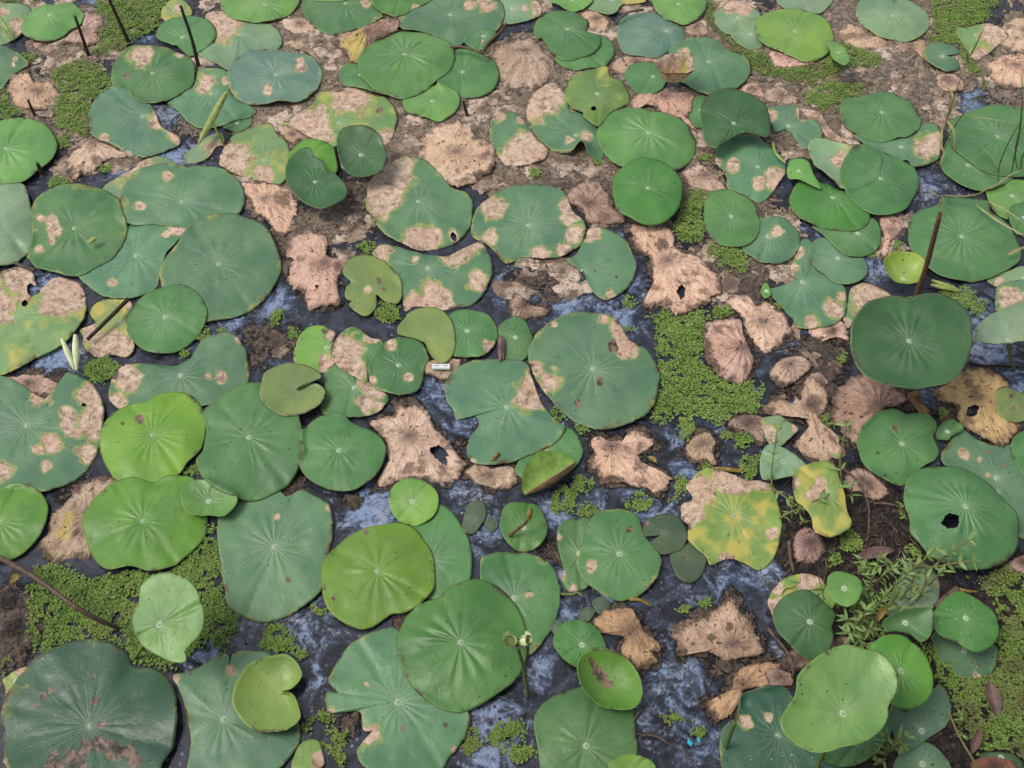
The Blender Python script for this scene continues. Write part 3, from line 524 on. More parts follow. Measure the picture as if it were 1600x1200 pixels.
01;G;3;560,30;285,60 300,-20 380,-60 560,-40 720,-20 760,60 800,100 720,150 600,190 480,215 400,190 330,130;d=690,20,32;dm=.012;green uneven pad above the pinkish folded pad, top
01;G2;4;900,-20;715,0 760,-60 900,-90 1090,-30 1090,10 1000,50 900,105 800,80 740,40;d=1000,65,34;green pad with brown nick at top edge, middle
01;L;4;470,-20;365,5 420,-60 560,-60 580,0 530,20 440,15;;light green sliver at top edge left of brown nicked pad
01;W;0;270,150;140,130 200,90 300,95 400,170 400,220 300,230 200,200;;tan crumpled scrap right of the light top left pad
01;W;0;310,320;210,270 280,260 370,330 420,420 330,340 240,310;;narrow tan scrap right of the slate green pad
01;K2;1;520,770;165,770 350,670 400,580 470,565 520,560 600,540 700,580 800,600 860,660 885,740 870,820 830,890 780,900 600,850 490,920 400,880 280,830 200,790;d=350,800,130/600,580,130/820,870,60/440,860,60;s=770,695,26;wide yellow rimmed pad with tan wedge, upper middle left
01;W;0;230,850;130,780 210,790 330,860 290,880 230,910 160,850;;tan strip left of the wide yellow rimmed pad
01;Y2;3;350,970;200,1000 220,930 290,880 380,870 460,900 510,970 505,1080 440,1100 350,1060 250,1060;;yellow green pad behind the dark glossy folded pad
01;D;5;370,1140;188,1120 195,1050 240,980 310,945 350,960 370,1000 420,1030 440,1080 500,1100 540,1150 575,1200 560,1260 480,1310 400,1325 300,1280 220,1200;z=.03;cup=.012;dark glossy folded pad left of the short stump
01;D;4;655,970;505,880 540,825 620,803 700,810 770,850 805,930 817,1000 790,1080 720,1115 650,1125 590,1110 540,1050 515,970;z=.05;t=0,.15;cup=.01;dark green smooth oval leaf right of the short stump
01;W;2;1250,960;1020,900 1050,830 1140,770 1250,755 1340,770 1380,850 1450,870 1500,950 1480,1050 1420,1110 1300,1160 1200,1150 1110,1100 1080,1030 1030,980;dm=.006;round pale tan withered pad, upper middle
11;B;2;1015,62;685,80 700,-50 760,-120 850,-190 980,-220 1080,-180 1140,-120 1220,-30 1330,20 1355,110 1345,200 1290,280 1200,330 1100,350 1000,360 900,320 800,270 730,180 705,130;d=780,30,120/820,-80,140/710,-40,110/1000,310,88/1080,300,70/1240,270,36/930,-150,60;h=1240,275,22;blue green pad with tan upper left third, centre
F;B;1;826,353;735,360 745,330 770,305 800,290 840,287 878,295 895,330 912,350 915,365 905,385 880,400 850,405 815,402 790,412 765,385 745,375;d=770,325,20/760,312,16/898,330,22/895,365,13/765,372,12/880,392,12/845,400,12;broad bluish pad with scalloped tan edges, centre
11;B;1;1075,480;720,380 780,320 880,335 1000,380 1200,400 1340,340 1400,310 1450,370 1480,460 1475,540 1430,620 1380,680 1300,710 1150,730 1000,710 930,740 910,640 900,560 830,450;d=1230,380,90/1390,570,62/1120,700,110/790,390,60/1000,700,70/1320,350,60/1410,560,40/1400,320,40/990,430,26;wide veined pad with ragged top edge, centre
11;O;2;720,610;540,500 570,440 640,405 720,400 800,430 850,480 885,525 915,580 910,660 880,700 800,680 755,640 750,720 690,780 620,750 580,700 610,690 560,660 560,590 590,560;d=700,610,26;s=770,560,24/800,610,20;ragged olive lily pad right of the tan blob
11;W;1;430,450;190,340 240,270 320,230 400,250 450,300 440,370 470,410 600,420 550,460 520,540 520,640 530,700 430,720 330,730 300,640 230,600 190,540 200,460 180,420;h=385,600,14;blob shaped sandy withered pad left of centre
11;W;1;60,50;-40,60 -100,-50 0,-80 80,-60 200,-40 250,30 255,160 210,240 150,280 80,190 0,130;;smooth tan withered pad above the sandy blob
12;B;2;440,490;345,425 400,380 450,300 480,230 560,225 650,260 720,310 760,390 778,470 750,560 700,620 640,650 570,670 500,610 450,520 430,490;c=570,440;d=500,260,46/620,650,36;s=520,497,10/650,545,14;green pad with short tear and yellow tip, centre
12;W;2;970,440;740,230 800,195 950,195 1010,250 1030,350 1140,390 1250,470 1310,540 1290,640 1180,710 1100,750 1030,760 940,720 820,700 870,600 880,500 850,410 770,340;h=1050,630,30;s=940,350,48/930,345,30;large ragged tan withered pad with hole, centre right
12;G2;5;848,-10;630,0 640,-100 700,-170 800,-210 920,-200 1020,-130 1065,-40 1050,80 1000,150 930,190 830,195 740,160 660,110;z=.03;dm=.016;round glossy green pad above the ragged tan pad
12;G;3;1368,160;1200,130 1210,40 1260,-5 1360,-10 1450,30 1520,80 1550,180 1540,270 1480,330 1390,345 1290,320 1210,240;dm=.012;folded green pad right of the small fern patch
12;B;2;1600,280;1440,350 1480,240 1560,160 1640,150 1720,180 1790,250 1800,330 1760,400 1680,445 1600,450 1520,420;d=1660,250,36;bluish pad tucked under the folded green pad
02;B;2;1535,1045;1275,950 1300,880 1390,845 1490,845 1560,870 1620,930 1700,1000 1710,1080 1650,1170 1560,1260 1480,1230 1350,1180 1340,1110 1280,1030;d=1380,1040,46/1540,1160,36/1650,1120,66/1290,1010,30;grey green pad with scorched tip below dark leaf, upper right
02;D;4;1385,775;1175,720 1190,640 1260,575 1370,550 1440,580 1500,590 1580,650 1615,740 1600,850 1450,840 1380,860 1300,910 1270,930 1200,870;z=.05;t=0,.12;dark green smooth leaf with wavy right side, upper right
02;G;2;1180,690;1095,680 1120,620 1210,595 1300,650 1290,760 1170,795 1120,760;;green pad peeping left of the dark smooth upper leaf
02;L3;3;850,850;530,860 560,760 640,690 720,665 860,690 960,710 1060,760 1120,830 1155,900 1130,980 1050,1060 950,1090 800,1080 660,1040 580,970;dm=.02;cr=1.6;broad fresh green ribbed pad below brown boat leaf
02;K4;4;530,605;330,560 370,490 470,440 590,420 610,480 680,510 730,580 735,640 690,665 620,700 540,790 450,740 440,710 370,680 335,620;h=505,695,17;dm=.02;yellowing puckered pad with small hole, upper middle
02;B;2;400,850;90,690 130,600 200,540 260,520 330,600 360,690 450,720 540,800 570,980 480,980 430,935 360,970 250,940 180,880 120,780;d=200,610,120/150,700,70/360,890,30/465,860,40/130,650,60;lf=430,940,60,.03;bluish pad with lifted lower edge beside the ribbed fresh pad
02;B;1;40,850;-140,850 -120,750 -60,700 0,690 80,760 140,860 230,940 180,1010 60,1040 -40,1030 -100,950;d=100,950,120/0,1000,90/-100,720,50/60,740,30;star edged bluish pad with tan lower half, upper middle
02;G;2;880,480;705,470 730,420 830,388 940,400 990,440 960,520 930,560 850,600 790,590 740,540;;green pad left of the brown curled boat leaf
02;BT;5;1000,505;885,490 930,450 1090,440 1115,500 1110,550 950,560 895,520;d=885,490,40/930,450,34/1010,445,44/1095,440,34/1115,500,30/1100,555,44/1020,560,44/950,560,40;z=.03;t=0,.25;cup=.06;brown boat shaped curled leaf with green inside, upper right
02;W;2;960,600;700,660 740,600 850,600 940,570 1080,570 1140,600 1120,680 1100,740 1160,820 1060,760 950,710 850,660 760,690;;brown streaked withered pad beneath the boat shaped leaf
02;W;0;1200,1110;1070,1050 1150,1010 1220,1040 1280,1120 1350,1190 1200,1200 1080,1150;;pitted tan pad left of the grey green scorched pad
12;V;0;480,80;330,40 400,-60 520,-70 620,20 650,110 720,160 640,200 560,200 470,190 440,110;;purple hearted withered pad above the torn green pad
03;B;1;125,790;0,680 80,660 190,660 200,740 290,760 340,850 250,930 180,880 120,810 40,820;d=230,700,56/20,720,40;bluish ragged pad right of the dark smooth upper leaf
03;W;0;330,790;190,670 300,690 400,800 500,900 400,880 300,790;;long tan scrap above the right stacked cluster
03;W;0;1130,520;1040,480 1130,455 1210,500 1220,560 1130,580 1060,530;;small tan pad below the small notched bluish pad
03;K2;1;1300,220;1170,190 1250,165 1400,150 1500,220 1450,270 1370,340 1290,370 1230,280;d=1420,200,90/1330,340,60;yellow green and tan pad, top right corner
03;W;0;1540,420;1370,400 1450,340 1600,340 1700,400 1650,520 1540,555 1430,520 1380,450;;smooth pink tan pad cut by right edge near top
03;W;0;1600,200;1450,180 1560,100 1700,130 1700,300 1560,330 1470,290;;pink tan torn pad in the top right corner
12;W;1;1560,820;1330,690 1400,640 1480,650 1520,700 1600,690 1700,760 1750,860 1730,900 1600,1000 1540,970 1460,850 1430,770;;tan withered pad with rolled side, right of fern patch
12;V2;2;1440,990;1200,830 1260,790 1420,780 1450,880 1500,1000 1520,1060 1480,1150 1430,1200 1300,1150 1220,1060 1200,1000;dm=.012;pinkish pleated shell like withered pad beside big fern patch
13;V2;1;130,1090;10,1120 60,1060 130,1020 230,1030 280,1090 200,1160 100,1230 30,1190;dm=.012;small shell like pleated scrap left of dark standing leaf
13;W;0;320,1180;260,1150 330,1130 380,1200 300,1220;;tiny tan scrap between shell scrap and dark standing leaf
13;W;0;400,870;250,870 400,820 470,790 500,850 500,930 420,910 330,930;;salmon strip below the bluish irregular pad
13;P;0;540,680;470,790 500,690 520,600 590,570 700,600 780,660 640,700 550,780 500,850;d=660,640,140/590,600,60/480,830,40;salmon pad with green left strip behind dark standing leaf
13;W;0;770,240;700,160 790,150 860,190 830,250 770,310 745,400 700,390 720,300;;narrow tan scrap left of the large pad behind reddish stem
12;V;0;70,730;-20,690 40,640 90,690 180,720 240,750 150,780 0,780;dm=.02;brown curled scrap above the big central round pad
32;T2;2;1370,435;1000,320 1050,290 1150,250 1280,200 1370,110 1430,180 1490,260 1520,340 1580,470 1530,500 1400,520 1330,520 1240,470 1130,460 1060,500 1020,420;s=1350,320,26/1245,380,26/1125,425,14;pinkish grey pointed withered pad, lower right of centre
32;W2;2;745,350;520,290 550,240 620,210 740,195 790,270 830,340 900,400 940,450 870,500 910,530 780,600 700,540 680,460 700,380 560,350;dm=.008;orange tan bow shaped withered pad above bowl lily
32;W2;1;1440,680;1220,790 1300,760 1370,700 1380,640 1450,560 1560,540 1680,550 1680,700 1550,700 1450,720 1420,800 1350,880 1270,910 1240,850;;torn tan pad left of the large light standing leaf
F;D2;1;1215,1150;1128,1140 1150,1120 1155,1090 1175,1078 1220,1070 1245,1100 1300,1180 1320,1230 1200,1260 1140,1230 1125,1180;d=1165,1130,10/1200,1120,8;ws=1;white speckled dark pad under the light standing leaf
33;L4;9;465,862;60,930 80,880 150,770 170,650 240,570 350,490 430,462 500,460 600,490 680,510 760,600 790,680 780,760 740,830 745,880 700,970 620,1040 540,1085 440,1100 350,1125 270,1120 180,1080 90,1010;z=.2;cup=.02;ew=.01;st=280,1260;large light green standing leaf, bottom right
33;Y2;7;830,595;620,470 680,400 760,362 850,370 930,430 1000,530 1030,650 1020,740 970,800 900,830 800,825 740,760 680,600;z=.12;t=0,.1;st=850,900;dull green standing leaf right of the large light one
33;B;3;950,980;760,820 900,800 1020,720 1060,680 1110,760 1125,860 1100,950 1000,1020 890,1095 800,1060 770,950;ws=1;bluish pad under the dull green standing leaf
33;G;3;600,1000;330,1130 450,1000 620,940 740,900 770,850 780,960 700,1080 600,1160 500,1190 400,1180;ws=1;z=.04;green pad rim showing below the large light leaf
33;B;2;960,1180;780,1190 830,1110 960,1050 1060,1100 1140,1200 1100,1300 800,1300;ws=1;bluish pad at bottom edge, right of the light leaf
33;G;6;855,295;705,310 760,260 880,225 1000,225 1020,300 1000,390 940,435 880,390 800,360 730,360;z=.08;st=870,420;cup=.015;small green leaf above the dull green standing leaf
33;G2;5;1230,270;1020,300 1040,220 1120,130 1200,95 1310,140 1390,200 1440,290 1430,390 1380,450 1300,480 1230,450 1190,420 1100,390 1050,350;z=.06;dm=.016;cr=1.4;ws=1;st=1235,430;ribbed green leaf beside right fern bank
33;B;2;1210,480;1010,400 1060,350 1180,350 1300,400 1400,450 1425,510 1410,590 1350,640 1250,660 1160,640 1110,560 1060,560 1030,450;d=1290,650,30;s=1260,555,14/1320,572,18;ws=1;bluish pad below the ribbed leaf on right fern bank
33;D;5;255,295;30,250 50,180 120,115 230,88 320,130 380,190 420,240 400,320 410,400 370,490 290,520 200,500 130,430 60,350;z=.06;dm=.02;cr=1.4;st=260,400;dark green puckered leaf left of the weedy patch
33;K3;2;220,160;0,150 60,50 160,0 280,0 360,60 420,180 330,260 200,270 60,300 20,240;d=250,40,66/20,180,60/60,80,40;yellow brown pad behind the dark green puckered leaf
33;L;6;475,80;365,50 380,0 430,-30 520,-10 580,30 592,90 560,160 500,195 430,170 385,120;z=.09;st=430,230;cr=1.4;small round light leaf above the weedy patch
33;P;2;900,120;720,250 750,150 790,60 850,-50 960,-60 1040,10 1065,110 1040,190 990,240 850,260;d=1050,60,26;pale pad behind weeds, lower right
33;W;1;60,640;-20,600 60,580 150,620 150,680 40,695 0,690;;tan scrap left of the large light standing leaf
33;W;1;190,530;110,500 160,470 280,530 200,580 150,580;;tan scrap under the dark green puckered leaf
33;W;1;440,440;380,450 430,400 500,410 490,460 400,480;;tan scrap above the large light standing leaf
33;R;2;1400,1200;1260,1180 1350,1140 1480,1160 1540,1200 1500,1260 1300,1260;dm=.015;reddish brown dead leaf at bottom edge, right corner
33;D;1;1440,1150;1310,1130 1400,1115 1520,1130 1580,1190 1540,1220 1400,1230;;dark pad behind the reddish dead leaf, bottom right
23;V;1;1600,1140;1490,1130 1600,1080 1700,1100 1650,1200 1520,1190;;brown withered scrap at right edge below holed pad
12;L;2;1590,620;1555,620 1575,570 1600,570 1620,640 1580,665;;tiny pale pad beside the rolled tan pad, right
30;K;1;100,660;20,640 100,590 170,570 180,620 100,720 40,810 30,700;d=60,780,60/130,600,30;yellow tan scrap above the huge dark corner pad
11;W;1;1160,1100;1045,1120 1090,1050 1200,1040 1280,1040 1270,1090 1200,1170 1100,1150;;brown pad remnant under the small white label
02;V;0;1150,180;1080,170 1190,130 1230,210 1110,215;;brown scrap below the light top edge pad
02;W;0;520,130;430,70 520,60 600,130 600,190 520,205 470,150;;tan scrap right of the right notched pad, top
02;W;0;780,390;600,440 650,370 780,350 970,350 980,430 860,390 720,420 680,480;;tan strip under the greyish ribbed pad
02;W;0;1510,570;1420,560 1520,520 1600,600 1500,590;;tan scrap right above the dark smooth upper leaf
03;W;0;140,360;0,330 100,340 200,380 310,385 200,420 50,420;;mottled tan strip below the yellow green dome
03;W;0;90,600;0,540 100,550 200,640 50,650 -30,600;;mottled tan scrap left of the upper right fern
"""

# ------------------------------------------------------------------ surface height map, used to lay things on top of each other
CELL = .004
GX0, GY0, GNX, GNY = -2.6, .1, 1300, 900
H = np.zeros((GNY, GNX)); COVER = np.zeros((GNY, GNX), np.int16)
def cell(x, y):
    return np.clip(((y - GY0) / CELL).astype(int), 0, GNY - 1), np.clip(((x - GX0) / CELL).astype(int), 0, GNX - 1)

# ------------------------------------------------------------------ the pond sheet (attributes say where mud, bloom and soil lie)
gx = np.concatenate([-np.geomspace(60, 2.4, 16), np.arange(-2.3, 2.301, .0125), np.geomspace(2.4, 60, 16)])
gy = np.concatenate([-np.geomspace(60, .1, 18), np.arange(.15, 3.4, .0125), np.geomspace(3.45, 120, 18)])
WX, WY = np.meshgrid(gx, gy)
def blob_field(X, Y, blobs):
    "soft blobs given in photo pixels: u, v, radius, weight"
    f = np.zeros_like(X)
    for u, v, r, w in blobs:
        c = P(u, v); e = np.linalg.norm(P(u + r, v)[:2] - c[:2])
        f = np.maximum(f, w * np.exp(-(((X - c[0]) ** 2 + (Y - c[1]) ** 2) / (e * e)) * .8))
    return f
FILM = [(150, 10, 30, 1), (265, 180, 35, 1), (270, 245, 45, 1), (180, 260, 40, .8), (225, 60, 20, .9), (85, 560, 60, 1), (60, 440, 30, 1), (370, 500, 40, 1),
 (430, 470, 40, .9), (440, 560, 40, .8), (400, 420, 40, .9), (590, 790, 75, 1.1), (560, 760, 40, 1), (600, 830, 40, 1.1), (800, 450, 40, 1), (880, 470, 50, 1.1), (850, 460, 40, .9), (960, 500, 45, 1.1), (990, 440, 40, .8),
 (480, 980, 60, .8), (500, 1060, 40, .7), (690, 610, 50, .9), (720, 660, 30, .8), (1030, 1060, 110, .75), (1060, 1010, 60, .7), (1000, 1130, 60, .7), (1090, 1150, 70, .8), (770, 1130, 60, 1), (760, 1180, 50, 1), (835, 1050, 50, .7),
 (1060, 690, 30, 1), (1080, 740, 35, 1), (1130, 660, 30, .9), (1540, 545, 70, .95), (1580, 590, 50, .9), (1525, 480, 50, .9), (1370, 415, 40, .9), (1395, 385, 25, .8), (1500, 160, 60, 1), (1460, 185, 50, 1), (1550, 140, 50, .9), (1440, 290, 40, .9),
 (1260, 540, 40, 1), (1290, 520, 30, .8), (1170, 590, 30, .8), (1205, 890, 35, .9), (1210, 1030, 30, .8), (1475, 625, 40, .9), (1280, 360, 40, .7), (1240, 370, 30, .7), (740, 770, 60, .7), (760, 830, 40, .9), (870, 800, 45, 1), (1015, 790, 55, .9), (930, 770, 40, .7),
 (880, 900, 40, .9), (950, 940, 50, .8), (890, 960, 40, .9), (1150, 890, 60, .7), (1100, 930, 60, .6), (330, 1020, 60, .8), (380, 960, 50, .7), (10, 1000, 20, .3), (300, 560, 40, .7), (620, 740, 30, .9), (500, 620, 30, .5), (1000, 650, 30, .6), (970, 370, 14, .9), (1095, 370, 20, .9), (1330, 500, 30, .4)]
MUD = [(470, 370, 60, .9), (540, 330, 60, .8), (430, 540, 60, .7), (850, 440, 60, .7), (1140, 430, 80, 1), (1190, 330, 40, .8), (650, 200, 90, 1), (800, 160, 80, 1), (900, 260, 90, 1), (820, 275, 70, 1), (500, 150, 90, 1), (430, 180, 60, 1), (460, 60, 90, 1), (930, 110, 60, 1), (1000, 300, 60, .9),
 (1330, 120, 110, 1), (1400, 150, 80, 1), (1300, 40, 60, 1), (1220, 190, 60, 1), (1280, 210, 50, .9), (1440, 30, 60, .8), (1250, 130, 60, 1), (1090, 40, 60, 1), (1200, 60, 50, .9), (1240, 400, 50, .8), (1280, 560, 60, .85), (1270, 610, 50, .7), (1160, 640, 40, .5), (110, 100, 40, .7), (60, 200, 40, .6),
 (120, 200, 50, .6), (200, 225, 20, .5), (30, 960, 60, 1), (20, 1010, 40, 1), (90, 600, 40, .7), (120, 770, 50, .6), (345, 400, 30, .4), (460, 760, 30, .9), (550, 780, 20, .8), (875, 860, 40, .8), (1040, 700, 40, .5), (630, 970, 20, .9), (550, 1130, 30, .8), (1140, 1040, 50, .7), (1390, 600, 50, .6), (1470, 650, 30, .7),
 (760, 690, 30, .7), (720, 690, 20, .6), (400, 520, 40, .6), (480, 300, 30, .5), (560, 300, 40, .7), (1520, 100, 60, .5), (1590, 150, 60, .5), (300, 200, 40, .4), (1460, 250, 40, .3), (1060, 240, 60, 1), (1090, 300, 40, .8), (590, 130, 40, .9), (1400, 620, 40, .5), (800, 480, 30, .4), (1085, 1000, 30, .4)]
SOIL = [(1330, 800, 90, 1), (1380, 830, 80, 1), (1260, 860, 60, 1), (1400, 880, 90, 1), (1350, 930, 80, 1), (1440, 960, 70, 1), (1300, 990, 60, 1), (1500, 1100, 120, 1), (1560, 1000, 100, .9), (1580, 1150, 90, 1), (1420, 1130, 90, 1), (1230, 820, 40, .9), (1310, 880, 60, 1), (1240, 1010, 30, .7), (1590, 900, 50, .9), (1300, 1180, 80, .9), (1400, 1030, 60, 1), (1210, 960, 20, .5), (25, 985, 30, .6), (15, 940, 30, .6)]
film = blob_field(WX, WY, FILM); mud = blob_field(WX, WY, MUD); soil = blob_field(WX, WY, SOIL)
top = np.clip((WY - 1.7) / 1.2, 0, 1)                      # further out the pond is silted up and paler
for ln in PADS.strip().splitlines():                       # rot gathers round the withered pads
    q = ln.split(';')
    if q[1] not in ('W', 'W2', 'V', 'V2', 'T', 'T2', 'R'): continue
    c2 = [P(*TP(q[0], *map(float, a.split(','))))[:2] for a in q[4].split()]
    for a in range(len(c2)):
        for f2 in (0, .5):
            c_ = c2[a] * (1 - f2) + c2[(a + 1) % len(c2)] * f2
            d2 = (WX - c_[0]) ** 2 + (WY - c_[1]) ** 2; w2 = d2 < .0049
            mud[w2] = np.maximum(mud[w2], (.42 + .4 * ((a * 7 + len(ln)) % 5) / 4) * np.exp(-d2[w2] / .0005))
film = np.clip(film * .85 + .10, 0, 1.2); mud = np.clip(mud * .85 + .12 + .34 * top, 0, 1.1)
pale = np.clip((WY - 1.5) / 1.2, 0, 1)
WZ = -.004 + mud ** 2 * .006 * fbm(WX * 30, WY * 30, 3) + soil * .026 * (.4 + fbm(WX * 16, WY * 16, 9)) * (soil > .15)
WZ += .002 * np.exp(-WX ** 2 * 0)
nyw, nxw = WX.shape
idx = np.arange(nyw * nxw).reshape(nyw, nxw)
wf = np.stack([idx[:-1, :-1], idx[:-1, 1:], idx[1:, 1:], idx[1:, :-1]], -1).reshape(-1, 4)
wme = bpy.data.meshes.new("water")
wme.from_pydata(np.stack([WX, WY, WZ], -1).reshape(-1, 3).tolist(), [], wf.tolist())
wme.polygons.foreach_set("use_smooth", [True] * len(wme.polygons))
for nm, arr in (("mud", mud), ("film", film), ("soil", np.clip(soil, 0, 1)), ("pale", pale)):
    wme.attributes.new(nm, 'FLOAT', 'POINT').data.foreach_set("value", arr.astype(np.float32).ravel())
wme.materials.append(M['water'])
pond = bpy.data.objects.new("water", wme); COL.objects.link(pond); pond["kind"] = "structure"
pond["label"] = "dark pond water with bluish film, floating mud and a muddy bank"
hx = GX0 + (np.arange(GNX) + .5) * CELL; hy = GY0 + (np.arange(GNY) + .5) * CELL
_HX, _HY = np.meshgrid(hx, hy)
fi = np.clip(np.searchsorted(gx, _HX.ravel()) - 1, 0, nxw - 2); fj = np.clip(np.searchsorted(gy, _HY.ravel()) - 1, 0, nyw - 2)
fa = (_HX.ravel() - gx[fi]) / (gx[fi + 1] - gx[fi]); fb = (_HY.ravel() - gy[fj]) / (gy[fj + 1] - gy[fj])
_hb = (WZ[fj, fi] * (1 - fa) + WZ[fj, fi + 1] * fa) * (1 - fb) + (WZ[fj + 1, fi] * (1 - fa) + WZ[fj + 1, fi + 1] * fa) * fb
H[:] = _hb.reshape(GNY, GNX)
OPEN = H.copy()
MUDMAP = mud[fj, fi].reshape(GNY, GNX)

# ------------------------------------------------------------------ unseen plank deck added below and behind the camera to shade near water
wood = mat_plain("shade_deck_planks", (.10, .085, .07), (.22, .19, .155), .8, 30)
shade_deck = empty("added_shade_deck", (0, -.55, 0)); shade_deck["label"] = "unseen plank deck added behind the camera to shade the near water"; shade_deck["kind"] = "structure"
def bx(name, x0, x1, y0, y1, z0, z1, parent=shade_deck, off=(0, -.55, 0)):
    V = [(x - off[0], y - off[1], z - off[2]) for z in (z0, z1) for x, y in ((x0, y0), (x1, y0), (x1, y1), (x0, y1))]
    return mesh_obj(name, V, [(3, 2, 1, 0), (4, 5, 6, 7), (0, 1, 5, 4), (1, 2, 6, 5), (2, 3, 7, 6), (3, 0, 4, 7)], wood, parent, False)
for k in range(44): bx("plank", -3.3 + .15 * k, -3.3 + .15 * k + .142, -1.35, .25 + .012 * (k % 3), .80, .84)
for y in (-1.2, .02): bx("joist", -3.3, 3.3, y - .04, y + .04, .66, .797)
for x in (-2.6, -.9, .9, 2.6):
    for y in (-1.2, .02): bx("post", x - .05, x + .05, y - .037, y + .037, -.6, .657)

# ------------------------------------------------------------------ pads
TINT = {  # real leaf colours
 'BT': 'a89a58', 'B': '628a66', 'G': '588650', 'G2': '528640', 'D': '40693e', 'D2': '3f6650', 'P': '7f9b76', 'P2': '88a580', 'L': '70a052', 'L2': '7fa84c', 'L3': '659650', 'L5': '72a84e', 'L4': '7aaa5c', 'S': '668a76',
 'Y': '729e3a', 'Y2': '63983a', 'Y3': '82a84c', 'K': '93a65c', 'K2': '7a9d62', 'K3': '7fa04c', 'K4': '72944a', 'O': '84965a', 'O2': '82a450', 'O3': '6c983e', 'M': '566a50', 'C': '90b042',
 'T3': 'c8b49e', 'W': 'e6c7ae', 'W2': 'dcb88e', 'V': 'c8ad9a', 'V2': 'e0c4b0', 'T': 'd8bc88', 'T2': 'd8bea8', 'R': 'a87a66', 'R2': 'b08c58'}
WITHER = {'T3', 'W', 'W2', 'V', 'V2', 'T', 'T2', 'R', 'R2'}
LILY = {'O', 'O2', 'O3', 'M'}
BLOOM = {'B': .42, 'S': .9, 'P': .8, 'P2': .8, 'L': .4, 'L4': .45, 'G': .45, 'G2': .3, 'L3': .45, 'L2': .3, 'Y': .15, 'Y2': .2, 'Y3': .3, 'D': .3, 'D2': .12}
VEIN = {'B': .50, 'P': .42, 'S': .42, 'G': .32, 'K': .5, 'K2': .5, 'K3': .45, 'D2': .36, 'D': .22, 'L4': .12, 'L': .18, 'Y': .14, 'Y2': .18, 'O': .14, 'O2': .14, 'O3': .12, 'M': .16}
YELL = {'K': .40, 'K2': .20, 'K3': .36, 'K4': .16}

def closed_outline(pts, n):
    p = np.array(pts, float); m = len(p); out = []
    for i in range(m):
        a, b, c, d = p[i - 1], p[i], p[(i + 1) % m], p[(i + 2) % m]
        for t in np.linspace(0, 1, 16, endpoint=False):
            out.append(.5 * (2 * b + (c - a) * t + (2 * a - 5 * b + 4 * c - d) * t * t + (3 * b - a - 3 * c + d) * t ** 3))
    out = np.array(out); out = np.vstack([out, out[:1]])
    s = np.concatenate([[0], np.cumsum(np.linalg.norm(np.diff(out, axis=0), axis=1))])
    q = np.linspace(0, s[-1], n, endpoint=False)
    return np.stack([np.interp(q, s, out[:, 0]), np.interp(q, s, out[:, 1])], -1)

def field(tile, txt, PX):
    "max of soft discs (value 1 inside, 0 outside) given in tracing coordinates"
    f = np.zeros(PX.shape[:-1])
    if not txt: return f
    k = 1.0 if tile == 'F' else .25
    for b in txt.split('/'):
        x, y, r = (float(q) for q in b.split(',')[:3])
        u, v = TP(tile, x, y); r *= k
        wu = (fbm(PX[..., 0] / 14, PX[..., 1] / 14, 11, 3) - .5) * min(1.3 * r, 26); wv = (fbm(PX[..., 0] / 14, PX[..., 1] / 14, 31, 3) - .5) * min(1.3 * r, 26)
        d = np.hypot(PX[..., 0] + wu - u, PX[..., 1] + wv - v) / r
        f = np.maximum(f, np.clip(1.0 - .5 * d ** 1.5, 0, 1))
    return f

